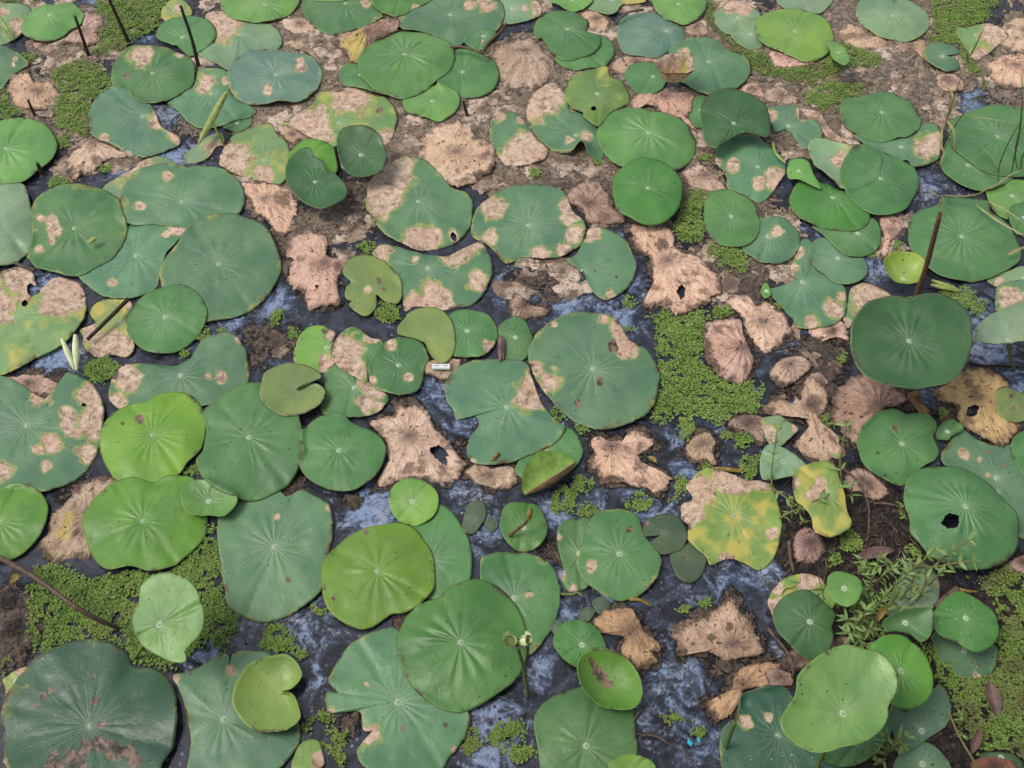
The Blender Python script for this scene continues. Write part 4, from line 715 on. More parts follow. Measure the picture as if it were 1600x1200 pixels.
pads = []
for ln in PADS.strip().splitlines():
    q = ln.split(';'); tile, cls, layer, hub, outl = q[:5]; label = q[-1]
    opt = dict(o.split('=') for o in q[5:-1] if o)
    pads.append((int(layer), tile, cls, hub, outl, opt, label))
pads.sort(key=lambda a: (a[0] + (0 if a[2] in WITHER or float(a[5].get('z', 0)) < .03 else 20)))
PAD_PX = []                                                # (u, v, radius, label) for wording the small things
for pi, (layer, tile, cls, hub, outl, opt, label) in enumerate(pads):
    dead = cls in WITHER; lily = cls in LILY
    prng = np.random.default_rng(100 + sum(map(ord, label)))
    pts = [TP(tile, *map(float, a.split(','))) for a in outl.split()]
    hu = TP(tile, *map(float, hub.split(',')))
    ce = TP(tile, *map(float, opt['c'].split(','))) if 'c' in opt else hu
    z0 = .002 + .0022 * layer + float(opt.get('z', 0))
    sx, sy = (float(a) for a in opt.get('t', '0,0').split(','))
    base = P(*hu, z0)
    def unproj(u, v):
        # ray against the pad's own (possibly tilted) plane
        d = ray(u, v); o = np.array([0, 0, CAM_H]); n = np.array([-sx, -sy, 1.0])
        t = n.dot(base - o) / n.dot(d); return (o + d * t)
    span = max(p[0] for p in pts) - min(p[0] for p in pts)
    PAD_PX.append((np.mean([p[0] for p in pts]), np.mean([p[1] for p in pts]), span / 2, label))
    ns = (208 if dead else 160) if span > 110 else (128 if span > 60 else 72)
    nr = 22 if span > 110 else (15 if span > 60 else 9)
    ol = closed_outline(pts, ns)
    W = np.array([unproj(*p) for p in ol])[:, :2]
    C = unproj(*ce)[:2]; HB = base[:2]
    th = np.arctan2(W[:, 1] - C[1], W[:, 0] - C[0])
    amp = .085 if dead else (.018 if lily else (.007 if not opt.get('d') else .024))
    sd = int(prng.integers(1000))
    arc = np.linspace(0, 2 * math.pi, ns, endpoint=False)
    rag = fbm(9 + 6 * np.cos(arc), 9 + 6 * np.sin(arc), sd, 4) - .5
    rag = rag + (.5 if dead else .3) * (vnoise(40 + 22 * np.cos(arc), 40 + 22 * np.sin(arc), sd) - .5)
    W = C + (W - C) * (1 + amp * 2 * rag[:, None])
    R = np.linalg.norm(W - C, axis=1); Rm = R.mean()
    T = np.linspace(0, 1, nr + 1)[1:] ** .85
    XY = C + T[:, None, None] * (W - C)[None]              # nr, ns, 2
    tt = np.broadcast_to(T[:, None], (nr, ns))
    hv = XY - HB; ha = np.arctan2(hv[..., 1], hv[..., 0]); hr = np.linalg.norm(hv, axis=-1) / Rm
    X, Y = XY[..., 0], XY[..., 1]
    # form
    dm = .75 * float(opt.get('dm', .004 if dead else .006)) * min(1, Rm / .12)
    Z = dm * (1 - tt ** 2)
    NV = 21
    if not dead:
        NV = int(prng.integers(13, 22)); ca = (.0004 if cls in ('B', 'P', 'D2', 'K2') else .0007) * float(opt.get('cr', 1.0)) * min(1.2, Rm / .12) * (.25 if lily else 1)
        mod = np.clip(fbm(5 + 2.5 * np.cos(ha), 5 + 2.5 * np.sin(ha), sd + 5, 2) * 3.4 - .9, 0, 2.2)
        Z += ca * mod * np.cos(NV * ha + 3.0 * fbm(7 + 2 * np.cos(ha), 7 + 2 * np.sin(ha), sd + 2, 2)) * np.exp(-((hr - .38) / .26) ** 2)
        Z -= .003 * min(1, Rm / .1) * np.exp(-(hr / .13) ** 2)
        ew = float(opt.get('ew', .0055)) * Rm / .14
        ph = prng.uniform(0, 6.28, 4)
        Z += ew * tt ** 3 * (np.sin(2 * ha + ph[0]) * .5 + np.sin(3 * ha + ph[1]) * .6 + np.sin(5 * ha + ph[2]) * .4 + np.sin(9 * ha + ph[3]) * .2)
        Z += (.005 if lily else .011) * (fbm(X * 13, Y * 13, sd, 3) - .5) * np.clip(hr * 2, 0, 1)
        # the crease that runs across every lotus pad
        if not lily:
            ca0 = prng.uniform(0, 3.14); dist = hv[..., 0] * math.sin(ca0) - hv[..., 1] * math.cos(ca0)
            Z -= .0035 * np.exp(-(dist / (.05 * Rm + .003)) ** 2) * np.clip(hr, 0, 1)
    else:
        pl = .0032 if cls in ('V', 'V2') else .0016
        Z += pl * np.cos(17 * ha + 6 * fbm(X * 9, Y * 9, sd)) * np.clip(hr * 1.6, 0, 1) * np.clip(1.25 - tt, 0, 1) ** 1.5 + (.008 if cls in ('V', 'V2') else .0045) * (1 - tt ** 3)
        Z += .016 * (fbm(X * 20, Y * 20, sd, 4) - .5) + .008 * (fbm(X * 60, Y * 60, sd + 3, 3) - .5)
        Z -= (.000 + .022 * np.clip(fbm(X * 17 + 7, Y * 17, sd + 8, 3) - .42, 0, 1)) * tt ** 4
    if 'cup' in opt: Z += float(opt['cup']) * tt ** 2.6
    Z = Z + z0 + sx * (X - HB[0]) + sy * (Y - HB[1])
    if 'lf' in opt:
        a = [float(q) for q in opt['lf'].split(',')]; l = unproj(*TP(tile, a[0], a[1])); e = a[2] * .25 * .0021
        Z += a[3] * np.exp(-((X - l[0]) ** 2 + (Y - l[1]) ** 2) / (e * e))
    # lay it on whatever is already there
    cj, ci = cell(X, Y)
    need = np.maximum(0, H[cj, ci] + .0016 - Z)
    if dead: need[(H[cj, ci] < OPEN[cj, ci] + .0008) & (OPEN[cj, ci] < .004)] = 0          # withered margins may sink below the surface
    if need.max() > 0:
        lift = need.copy()
        for _ in range(5):
            lift = np.maximum(need, .2 * (np.roll(lift, 1, 1) + np.roll(lift, -1, 1) + np.vstack([lift[1:], lift[-1:]]) + np.vstack([lift[:1], lift[:-1]]) + lift))
        Z = Z + lift
    zc = Z[0].mean() - (.0 if dead else .0004)
    # footprint into the height map
    if z0 < .05:
        us = 4
        for a in range(nr - 1):
            for s_ in np.linspace(0, 1, us, endpoint=False):
                for o_ in np.linspace(0, 1, 3, endpoint=False):
                    xx = (X[a] * (1 - s_) + X[a + 1] * s_); yy = (Y[a] * (1 - s_) + Y[a + 1] * s_); zz = (Z[a] * (1 - s_) + Z[a + 1] * s_)
                    xx = xx * (1 - o_) + np.roll(xx, -1) * o_; yy = yy * (1 - o_) + np.roll(yy, -1) * o_; zz = zz * (1 - o_) + np.roll(zz, -1) * o_
                    j, i = cell(xx, yy); np.maximum.at(H, (j, i), zz); COVER[j, i] = pi + 1
        j, i = cell(np.array([C[0]]), np.array([C[1]])); COVER[j, i] = pi + 1
    # mesh: centre + rings + a thin turned-down edge
    verts = [(C[0], C[1], zc)]
    verts += np.stack([X, Y, Z], -1).reshape(-1, 3).tolist()
    E = C + (XY[-1] - C) * .992
    verts += np.stack([E[:, 0], E[:, 1], Z[-1] - .0013], -1).tolist()
    k = np.arange(ns); k1 = (k + 1) % ns
    faces = [(0, 1 + a, 1 + b) for a, b in zip(k, k1)]
    for a in range(nr):
        r0, r1 = 1 + a * ns, 1 + (a + 1) * ns
        faces += np.stack([r0 + k, r1 + k, r1 + k1, r0 + k1], -1).tolist()
    verts = np.array(verts); org = np.array([HB[0], HB[1], base[2]])
    name = 'withered_lotus_pad' if dead else ('water_lily_pad' if lily else 'lotus_pad')
    mname = name if (dead or lily) else 'blade'
    me = bpy.data.meshes.new(mname); me.from_pydata((verts - org).tolist(), [], faces)
    me.materials.append(M[('dead' if dead else 'pad') + ('h' if 'h' in opt else '')])
    me.polygons.foreach_set("use_smooth", [True] * len(me.polygons))
    nv = len(verts)
    # per-vertex colour information
    PXc = np.concatenate([[ce], (np.array(ce) + T[:, None, None] * (ol - np.array(ce))[None]).reshape(-1, 2), ol])
    uvh = np.zeros((nv, 3)); uvh[:, :2] = verts[:, :2] - HB
    uvh[:, 2] = np.concatenate([[0], tt.ravel(), np.ones(ns)])
    if not dead: uvh[:, 2] = np.where(uvh[:, 2] > .9, uvh[:, 2], np.minimum(uvh[:, 2] + .0, 1))
    def put(nm, arr): me.attributes.new(nm, 'FLOAT', 'POINT').data.foreach_set("value", np.asarray(arr, np.float32).ravel())
    me.attributes.new('uvh', 'FLOAT_VECTOR', 'POINT').data.foreach_set("vector", uvh.astype(np.float32).ravel())
    c = np.array(lin(TINT[cls])); c = c * (prng.uniform(.84, 1.12) if dead else .90 * prng.uniform(.90, 1.08)) * (1 + prng.uniform(-.06, .06, 3))
    me.attributes.new('tint', 'FLOAT_COLOR', 'POINT').data.foreach_set("color", np.tile([*c, 1], (nv, 1)).astype(np.float32).ravel())
    yl = field(tile, opt.get('y'), PXc)
    if cls in YELL: yl = np.maximum(yl, YELL[cls] + 1.1 * (fbm(PXc[:, 0] / 22, PXc[:, 1] / 22, sd, 3) - .5) + .15 * (uvh[:, 2] - .5))
    dd = field(tile, opt.get('d'), PXc)
    if cls in ('B', 'P', 'K', 'K2', 'K3', 'S', 'D2') or opt.get('d'):      # old pads brown in from the margin
        dd = np.maximum(dd, .34 * np.clip((uvh[:, 2] - .82) / .18, 0, 1) + .5 * (fbm(PXc[:, 0] / 30, PXc[:, 1] / 30, sd + 1, 2) - .55) * (uvh[:, 2] > .8))
    put('dead', dd); put('yel', yl); put('spot', field(tile, opt.get('s'), PXc))
    put('hole', field(tile, opt.get('h'), PXc)); put('nveins', np.full(nv, float(prng.integers(15, 23))))
    lk = np.tile([prng.uniform(0, 1), 0.0 if lily else BLOOM.get(cls, .45), VEIN.get(cls, .25) * prng.uniform(.35, .95)], (nv, 1))
    me.attributes.new('look', 'FLOAT_VECTOR', 'POINT').data.foreach_set("vector", lk.astype(np.float32).ravel())
    put('white', np.full(nv, float(opt.get('ws', 0))))
    o = bpy.data.objects.new(mname, me); COL.objects.link(o)
    if mname == name: o.location = org
    else:
        blade_o = o; o = empty(name, org); blade_o.parent = o
    tag(o, label, 'withered leaf' if dead else ('lily pad' if lily else ('lotus leaf')),
        'withered pads lying on the pond' if dead else ('water lily pads' if lily else 'lotus pads on the pond'))
    if not dead and not lily and span > 45:
        hz = float(H[cell(np.array([HB[0]]), np.array([HB[1]]))][0]) if z0 < .05 else zc
        rad = min(.0052, .0018 + Rm * .021)
        hvts = [(0, 0, zc - org[2] + .0022)] + [(rad * (1 + .15 * math.sin(3 * q_ + sd)) * math.cos(q_), .8 * rad * math.sin(q_), zc - org[2] + .0008) for q_ in np.linspace(0, 6.283, 11)[:-1]]
        hvts += [(x * 1.25, y * 1.25, z - .003) for x, y, z in hvts[1:11]]
        hf = [(0, 1 + a, 1 + (a + 1) % 10) for a in range(10)] + [(1 + a, 11 + a, 11 + (a + 1) % 10, 1 + (a + 1) % 10) for a in range(10)]
        mesh_obj('leaf_centre', hvts, hf, M['hub'], o)
    if 'st' in opt:
        q = TP(tile, *map(float, opt['st'].split(','))); b = P(*q, -.005)
        a = np.array([C[0], C[1], zc - .001]); mid = (a + b) / 2 + np.array([prng.uniform(-.006, .006), .004, 0])
        v, f = tube([b - org, mid - org, a - org], .0042, .0034, 14)
        mesh_obj('stalk', v, f, M['greenstem'], o)

def near_words(u, v, maxw=10):
    best = min(PAD_PX, key=lambda p: math.hypot(p[0] - u, p[1] - v) - p[2])
    return best[3]

# ------------------------------------------------------------------ floating fern
def inside(poly, pts):
    x, y = pts[:, 0], pts[:, 1]; r = np.zeros(len(pts), bool); n = len(poly)
    for i in range(n):
        (x1, y1), (x2, y2) = poly[i], poly[(i + 1) % n]
        c = ((y1 > y) != (y2 > y)) & (x < (x2 - x1) * (y - y1) / (y2 - y1 + 1e-12) + x1)
        r ^= c
    return r
def fern_mesh(name, polys_px, age, seed, dens=1.0, ragged=.016):
    g = np.random.default_rng(seed); pos = []
    for poly in polys_px:
        w = np.array([P(u, v)[:2] for u, v in poly]); lo, hi = w.min(0) - .01, w.max(0) + .01
        st = .0036 / math.sqrt(dens)
        X, Y = np.meshgrid(np.arange(lo[0], hi[0], st), np.arange(lo[1], hi[1], st))
        q = np.stack([X.ravel(), Y.ravel()], -1) + g.uniform(-.5, .5, (X.size, 2)) * st * 1.3
        wob = np.stack([fbm(q[:, 0] * 40, q[:, 1] * 40, seed, 4) - .5, fbm(q[:, 0] * 40 + 50, q[:, 1] * 40, seed, 4) - .5], -1) * ragged * 2.4
        ok = inside(w, q + wob + g.normal(0, 1, q.shape) * ragged * .38)
        ok &= fbm(q[:, 0] * 55, q[:, 1] * 55, seed + 4, 3) > .31        # gaps where water shows
        j, i = cell(q[:, 0], q[:, 1]); ok &= COVER[j, i] == 0
        pos.append(q[ok])
    q = np.vstack(pos); n = len(q)
    if n < 6: return None
    j, i = cell(q[:, 0], q[:, 1])
    zb = OPEN[j, i] + .001 + .012 * np.clip(fbm(q[:, 0] * 60, q[:, 1] * 60, seed + 9, 3) - .3, 0, 1) + g.uniform(0, .002, n)
    K = 5; V = np.zeros((n, K, 4, 3)); base = np.stack([q[:, 0], q[:, 1], zb], -1)
    a0 = g.uniform(0, 6.283, n)
    for k in range(K):
        a = a0 + k * 2 * math.pi / K + g.uniform(-.4, .4, n); L = g.uniform(.0018, .0043, n); w = L * g.uniform(.34, .5, n); up = g.uniform(.0, .9, n)
        d = np.stack([np.cos(a), np.sin(a), up], -1); s = np.stack([-np.sin(a), np.cos(a), g.uniform(-.5, .5, n)], -1)
        V[:, k, 0] = base; V[:, k, 1] = base + d * L[:, None] * .6 + s * w[:, None]
        V[:, k, 2] = base + d * L[:, None]; V[:, k, 3] = base + d * L[:, None] * .6 - s * w[:, None]
    V = V.reshape(-1, 3); org = V.mean(0); org[2] = 0
    idx = np.arange(len(V)).reshape(-1, 4)
    me = bpy.data.meshes.new(name); me.from_pydata((V - org).tolist(), [], idx.tolist()); me.materials.append(M['fern'])
    me.attributes.new('age', 'FLOAT', 'POINT').data.foreach_set("value", np.full(len(V), age, np.float32))
    o = bpy.data.objects.new(name, me); COL.objects.link(o); o.location = org
    return o
def px(s): return [tuple(float(q) for q in a.split(',')) for a in s.split()]
FERN = [
 ("150,0 262,0 255,25 245,50 215,60 190,80 145,85 160,50 165,30 152,15", .35, "olive floating fern patch at top edge between the tall stumps"),
 ("85,115 125,95 160,108 178,135 150,160 138,180 135,215 110,205 95,200 90,170 83,155", .2, "dense green floating fern patch, upper left"),
 ("0,-10 45,-10 55,5 20,6 0,4", .3, "green floating fern sliver in the top left corner"),
 ("0,140 15,145 20,165 35,180 0,190", .35, "brownish floating fern patch at left edge, upper part"),
 ("50,900 65,880 110,895 150,905 200,890 240,880 325,815 345,850 350,930 370,970 360,1010 330,1000 300,1020 260,1045 210,1030 195,1010 150,1000 100,1005 70,1020 55,1000 50,950", .22, "wide floating fern carpet under the teardrop leaf, lower left"),
 ("1015,490 1040,485 1090,485 1108,500 1105,540 1100,570 1130,600 1190,600 1185,640 1120,660 1060,640 1045,665 1015,655 1030,620 1025,560 1030,520", .1, "big bright floating fern carpet right of the biggest round pad"),
 ("1040,345 1070,300 1100,292 1108,340 1100,378 1060,375", .15, "bright floating fern patch above the ragged tan pad"),
 ("1107,380 1150,390 1172,405 1145,422 1120,410", .2, "small floating fern patch left of the bluish tucked pad"),
 ("1250,150 1290,130 1320,132 1355,138 1330,155 1290,170 1265,165", .32, "mossy floating fern patch above the ribbed upper right pad"),
 ("1285,100 1290,85 1312,65 1340,75 1378,92 1365,108 1330,105 1300,125", .32, "mossy floating fern patch beside the tiny standing leaf"),
 ("1100,0 1118,5 1118,40 1160,78 1215,92 1260,100 1300,110 1270,140 1240,130 1200,120 1180,110 1130,60 1100,35", .5, "brownish floating fern band, upper right"),
 ("1460,0 1560,0 1540,30 1500,45 1505,70 1450,70 1455,40", .35, "olive floating fern patch at top edge, right"),
 ("1500,70 1515,95 1535,110 1520,118 1505,100", .4, "thin floating fern strip below the small notched bluish pad"),
 ("1490,895 1560,882 1610,890 1610,1210 1540,1190 1500,1150 1475,1090 1462,1060 1462,1010 1540,1020 1560,960 1520,910", .46, "large grey green fern bank in the lower right corner"),
 ("1320,935 1370,940 1375,1000 1340,1010 1325,980", .4, "dull fern mat under the weeds left of the dull standing leaf"),
 ("1440,1010 1465,1020 1480,1060 1470,1075 1450,1050", .35, "dull fern strip right of the dull green standing leaf"),
 ("1490,455 1505,452 1540,470 1530,495 1515,490 1490,470", .2, "green floating fern patch below the rolled twin leaf"),
]
for k, (poly, age, lab) in enumerate(FERN):
    o = fern_mesh("floating_fern", [px(poly)], age, 40 + k)
    if o: tag(o, lab, "fern", kind="stuff")
TUFTS = """10:640,1110,95,70 1250,880,52,44 1390,870,30,22 1150,1010,30,36|11:705,340,55,36 335,155,32,26 830,755,66,56 130,790,34,52 240,890,30,36|31:395,225,42,32 130,390,80,90 265,480,36,34 310,960,30,34 350,905,26,20 440,880,44,26 500,1020,56,60 520,1130,32,36 1330,1040,58,72 1540,1000,60,90|32:10,960,60,40 60,1100,64,56 1010,890,60,24 1150,960,34,32 1070,200,26,20 1210,170,40,24|22:290,195,40,34 435,285,36,22 435,640,46,46 500,620,18,16 320,730,72,80 480,790,60,40 800,740,56,62 710,770,20,16 1050,620,46,40 1010,700,32,32 1200,510,50,34 1090,260,50,72 1340,330,42,24 1440,360,50,46 1480,520,82,66|23:380,240,52,54 500,1020,46,64 900,1070,44,40 840,820,46,50 410,1130,36,36 255,1125,26,16 590,1150,44,36 1090,190,30,26 1200,1175,140,30|13:820,340,27,22 650,390,22,20 60,700,40,40 860,650,56,30 460,1040,30,24 1130,620,42,24|12:730,690,30,38 735,855,26,22 10,430,26,20 1320,760,62,30 1430,490,24,16|00:395,890,32,46 660,1060,40,20 360,1150,60,34 180,360,50,24|02:270,585,36,32 520,1020,26,18 135,1090,26,24 1210,985,44,16 1220,1190,44,20|20:1170,545,44,34|30:50,560,26,30"""
seen = {}
for k, blk in enumerate(TUFTS.split('|')):
    tile, items = blk.split(':')
    for m, it in enumerate(items.split()):
        x, y, a, b = map(float, it.split(',')); u, v = TP(tile, x, y); a *= .25; b *= .25
        poly = [(u + a * 1.15 * math.cos(t) * random.uniform(.8, 1.1), v + b * 1.15 * math.sin(t) * random.uniform(.8, 1.1)) for t in np.linspace(0, 6.283, 12)[:-1]]
        o = fern_mesh("fern_tuft", [poly], random.uniform(.1, .4), 200 + 17 * k + m, 1.3, .010)
        if not o: continue
        w = near_words(u, v); size = "larger" if a + b > 32 else "small"
        lab = size + " fern tuft by " + w
        seen[lab] = seen.get(lab, 0) + 1
        if seen[lab] > 1:
            lab = ["", "", "second ", "third ", "fourth ", "fifth "][seen[lab]] + lab
        tag(o, " ".join(lab.split()[:16]), "fern tuft", "fern tufts floating on open water")

# ------------------------------------------------------------------ dead stumps and stalks
def stump(tile, base, tip, r, mat, lab, name="lotus_stump", bend=0.0, cat="stump", z=None, rag=True):
    b = P(*TP(tile, *base), -.01); t = over(*TP(tile, *tip), b)
    mid = (b + t) / 2 + np.array([bend, 0, 0])
    v, f = tube([b - b, mid - b, t - b], r * 1.15, r * .8, 18, 9, .16)
    root = empty(name, b)
    mesh_obj("stalk", v, f, mat, root)
    d = (t - mid) / np.linalg.norm(t - mid)
    # torn end: a short splintered crown
    e = t - b; V, Fc = [], []
    for k in range(7):
        a = k * 6.283 / 7; h = random.uniform(.3, 1.6) * r * 1.6
        p = e + np.array([math.cos(a) * r * .75, math.sin(a) * r * .75, 0]); q = e + np.array([math.cos(a + .5) * r * .75, math.sin(a + .5) * r * .75, 0])
        i = len(V); V += [p, q, (p + q) / 2 * .98 + e * .02 + d * h]; Fc.append((i, i + 1, i + 2))
    mesh_obj("torn_end", V, Fc, mat, root, smooth=False)
    v, f = tube([(0, 0, .0), (0, 0, .013)], r * 2.1, r * 1.2, 3, 9, .3)
    mesh_obj("mud_collar", v, f, M['debris'], root)
    tag(root, lab, cat, "dead stalks standing in the pond")
stump('00', (815, 285), (670, -30), .0052, M['stump'], "long dark stump leaning left over the fern at top edge")
stump('00', (560, 365), (470, 105), .0050, M['stump'], "dark stump in front of the pinkish withered pad, top left")
stump('00', (1245, 430), (1130, 40), .0052, M['stump'], "tall dark stump rising in front of the green pad", bend=.004)
stump('00', (225, 740), (175, 625), .0040, M['stump'], "short dark stump in the round withered pad, upper left")
stump('00', (275, 1110), (235, 1025), .0060, M['stump'], "thick black stub at the edge of the smooth left pad")
stump('01', (530, 1090), (495, 925), .0046, M['stump'], "short dark stump between the two dark glossy leaves")
stump('01', (1325, 740), (1295, 635), .0042, M['stump'], "short stump right of the small light pad, upper middle")
stump('13', (868, 800), (1075, 140), .0064, M['redstem'], "long reddish brown stem behind the dark standing leaf", name="lotus_stalk", cat="stem", bend=.006)
stump('32', (1330, 1085), (1392, 920), .0040, M['greenstem'], "short green stalk beside the white speckled pad", name="lotus_stalk", cat="stem")

def lying(tile, pts, r0, r1, mat, name, lab, cat="stem", n=30):
    W = [P(*TP(tile, x, y), z) for x, y, z in pts]
    org = W[0].copy()
    v, f = tube([w - org for w in W], r0, r1, n, 7, .12)
    o = mesh_obj(name, v, f, mat, loc=org); tag(o, lab, cat)
    return o
lying('30', [(-120, -170, .05), (0, -112, .07), (220, 10, .085), (460, 185, .08), (620, 275, .045), (752, 328, .0)], .0062, .0044, M['brownstem'], "lotus_stalk", "long brown stem arching over the left fern carpet")
lying('10', [(800, 668, .03), (690, 780, .03), (545, 922, .022)], .0055, .0048, M['stump'], "lotus_stalk", "dark stalk lying across the yellow dying pad")
lying('10', [(85, 440, .02), (150, 465, .018), (215, 488, .012)], .0042, .0036, M['brownstem'], "lotus_stalk", "yellow brown stem piece by the tan spotted pad, left")
lying('01', [(1215, 292, .035), (1300, 295, .04), (1410, 330, .045)], .0042, .0040, M['brownstem'], "lotus_stalk", "brown bent stem left arm beside the small green pad, top")
lying('01', [(1412, 332, .045), (1450, 270, .04), (1520, 205, .04), (1562, 150, .03)], .0046, .0040, M['brownstem'], "lotus_stalk", "brown bent stem right arm beside pink pleated pad, top")
lying('32', [(830, 790, .02), (790, 850, .012), (762, 905, .006), (760, 960, .006), (800, 992, .006), (900, 1003, .005), (1000, 1060, .005), (1080, 1112, .005), (1165, 1205, .005)], .0022, .0016, M['twig'], "dry_root", "thin curving root on open water, bottom right of bowl lily", "root", 60)
lying('32', [(300, 112, .006), (370, 116, .006), (410, 104, .006), (442, 128, .006)], .0030, .0022, M['greenstem'], "lotus_stalk", "short yellow stem piece under the orange rimmed pad")
lying('23', [(470, 530, .03), (545, 590, .03), (605, 690, .035), (632, 790, .03), (628, 940, .022)], .0026, .0020, M['twig'], "dry_root", "curved brown root hanging down the dark mud", "root", 40)
lying('23', [(660, 745, .03), (740, 748, .035), (820, 770, .035), (880, 850, .02)], .0022, .0018, M['twig'], "dry_root", "thin root arching right across the dark mud", "root", 40)
lying('23', [(130, 980, .03), (140, 1080, .03), (160, 1180, .02)], .0042, .0034, M['twig'], "dry_root", "thick dark root below the crumpled mud lump", "root", 20)
lying('33', [(1130, 850, .06), (1180, 970, .055), (1240, 1080, .05), (1320, 1210, .04)], .0022, .0020, M['weedstem'], "grass_straw", "pale yellow straight grass stem on the lower right fern bank", "grass", 20)
lying('33', [(1048, 192, .035), (1110, 135, .035), (1185, 78, .035)], .0062, .0068, M['twig'], "fallen_twig", "thick broken grey twig above the ribbed right leaf", "twig", 14)
lying('33', [(1190, 82, .035), (1250, 95, .035), (1305, 98, .03)], .0040, .0024, M['bud'], "fallen_twig", "short orange twig right of the broken grey twig", "twig", 12)
lying('33', [(0, 330, .03), (60, 400, .03), (130, 490, .03), (160, 570, .025), (150, 640, .012)], .0034, .0024, M['twig'], "dry_root", "dark bent root left of the puckered dark leaf", "root", 30)
lying('23', [(800, 1095, .04), (880, 1120, .04), (960, 1140, .04), (1060, 1142, .045), (1200, 1112, .05)], .0028, .0020, M['weedstem'], "grass_straw", "olive creeping stem under the holed pad", "grass", 30)
lying('13', [(1255, 1065, .006), (1340, 1085, .006), (1440, 1085, .006), (1560, 1095, .006)], .0040, .0034, M['stump'], "fallen_twig", "dark twig on water below pale standing leaf, right", "twig", 20)
lying('32', [(740, 145, .006), (800, 150, .012), (868, 185, .006)], .0046, .0030, M['bud'], "fallen_twig", "curved brown twig above the orange tan bow shaped pad", "twig", 16)
lying('02', [(640, 240, .008), (670, 320, .008), (715, 412, .006)], .0034, .0028, M['twig'], "fallen_twig", "straight pale twig left of the boat leaf, top", "twig", 12)
lying('02', [(650, 140, .02), (720, 80, .03), (820, 60, .02)], .0040, .0034, M['twig'], "fallen_twig", "dark bent twig behind the greyish ribbed pad, top", "twig", 14)
lying('03', [(30, 890, .02), (50, 960, .025), (110, 1020, .02)], .0042, .0030, M['roll'], "lotus_stalk", "yellow green hooked stem left of the right stacked cluster")

# ------------------------------------------------------------------ rolled young leaves
def scroll(p0, p1, r, mat, parent, org, name="rolled_blade", belly=.5, ends=(.25, .5), turn=0.0):
    "leaf blade rolled into a scroll from p0 to p1: spiral section, thickest near belly"
    ax = p1 - p0; L = np.linalg.norm(ax); ax = ax / L
    a = np.cross(ax, [0, 0, 1.0]); a /= np.linalg.norm(a); b = np.cross(a, ax)
    n, k = 16, 22; V, Fc = [], []
    for i in range(n):
        s = i / (n - 1)
        rr = r * (ends[0] + (1 - ends[0]) * math.sin(min(s / belly, 1) * math.pi / 2)) if s < belly else r * (ends[1] + (1 - ends[1]) * math.cos((s - belly) / (1 - belly) * math.pi / 2))
        for j in range(k):
            q = j / (k - 1); w = turn + q * 3.3 * math.pi; rad = rr * (1.0 - .42 * q) * (1 + .04 * math.sin(9 * s + 5 * q))
            V.append(p0 + ax * L * s + rad * (math.cos(w) * a + math.sin(w) * b) - org)
    for i in range(n - 1):
        for j in range(k - 1): Fc.append((i * k + j, i * k + j + 1, (i + 1) * k + j + 1, (i + 1) * k + j))
    return mesh_obj(name, V, Fc, mat, parent)
def rolled(tile, rolls, lab, mat='roll', stalk=None):
    """rolls: (x0,y0,z0, x1,y1,z1, radius_px)"""
    org = P(*TP(tile, rolls[0][0], rolls[0][1]), rolls[0][2]); root = empty("rolled_lotus_leaf", org)
    for x0, y0, z0, x1, y1, z1, r in rolls:
        scroll(P(*TP(tile, x0, y0), z0), P(*TP(tile, x1, y1), z1), r * .25 * .00145, M[mat], root, org)
    if stalk:
        W = [P(*TP(tile, x, y), z) - org for x, y, z in stalk]
        v, f = tube(W, .0036, .0032, 14); mesh_obj("stalk", v, f, M['greenstem'], root)
    tag(root, lab, "rolled leaf", "young leaves still rolled up")
rolled('00', [(1240, 900, .03, 1415, 580, .075, 34), (1262, 850, .034, 1408, 590, .08, 24)], "tall green rolled leaf on a stalk, upper left", stalk=[(1410, 925, -.005), (1370, 850, .025), (1325, 755, .055)])
rolled('10', [(463, 1112, .01, 385, 915, .05, 19), (478, 1112, .01, 470, 890, .055, 25)], "pale rolled leaf shaped like a V on water, left", 'budroll')
rolled('13', [(1195, 612, .008, 1020, 552, .014, 17), (1195, 622, .008, 1015, 580, .012, 18)], "rolled twin leaf lying on fern near the reddish stem", 'roll')
rolled('00', [(78, 255, .01, -30, 140, .05, 15), (85, 250, .012, -10, 90, .05, 14)], "rolled green leaf at left edge near the top corner", 'roll')
rolled('10', [(545, 325, .03, 605, 288, .034, 16), (548, 312, .03, 600, 282, .034, 13)], "tiny rolled leaf scrap on the tan spotted pad", 'roll')
rolled('22', [(1255, 522, .006, 1440, 540, .006, 12), (1262, 528, .006, 1430, 548, .006, 10)], "brown rolled leaf edge above the big yellow dying pad", 'bud')
rolled('22', [(1270, 500, .010, 1200, 425, .012, 14), (1265, 490, .012, 1225, 440, .012, 12)][:0] or [(-130, 480, .012, -80, 428, .014, 15), (-125, 470, .014, -85, 432, .016, 12)], "small brown rolled tip on the spidery withered pad", 'bud')
rolled('11', [(1525, 1060, .008, 1530, 900, .014, 22), (1545, 1050, .008, 1548, 910, .012, 12)], "brown rolled strip left of the small green pad, centre", 'fallen')

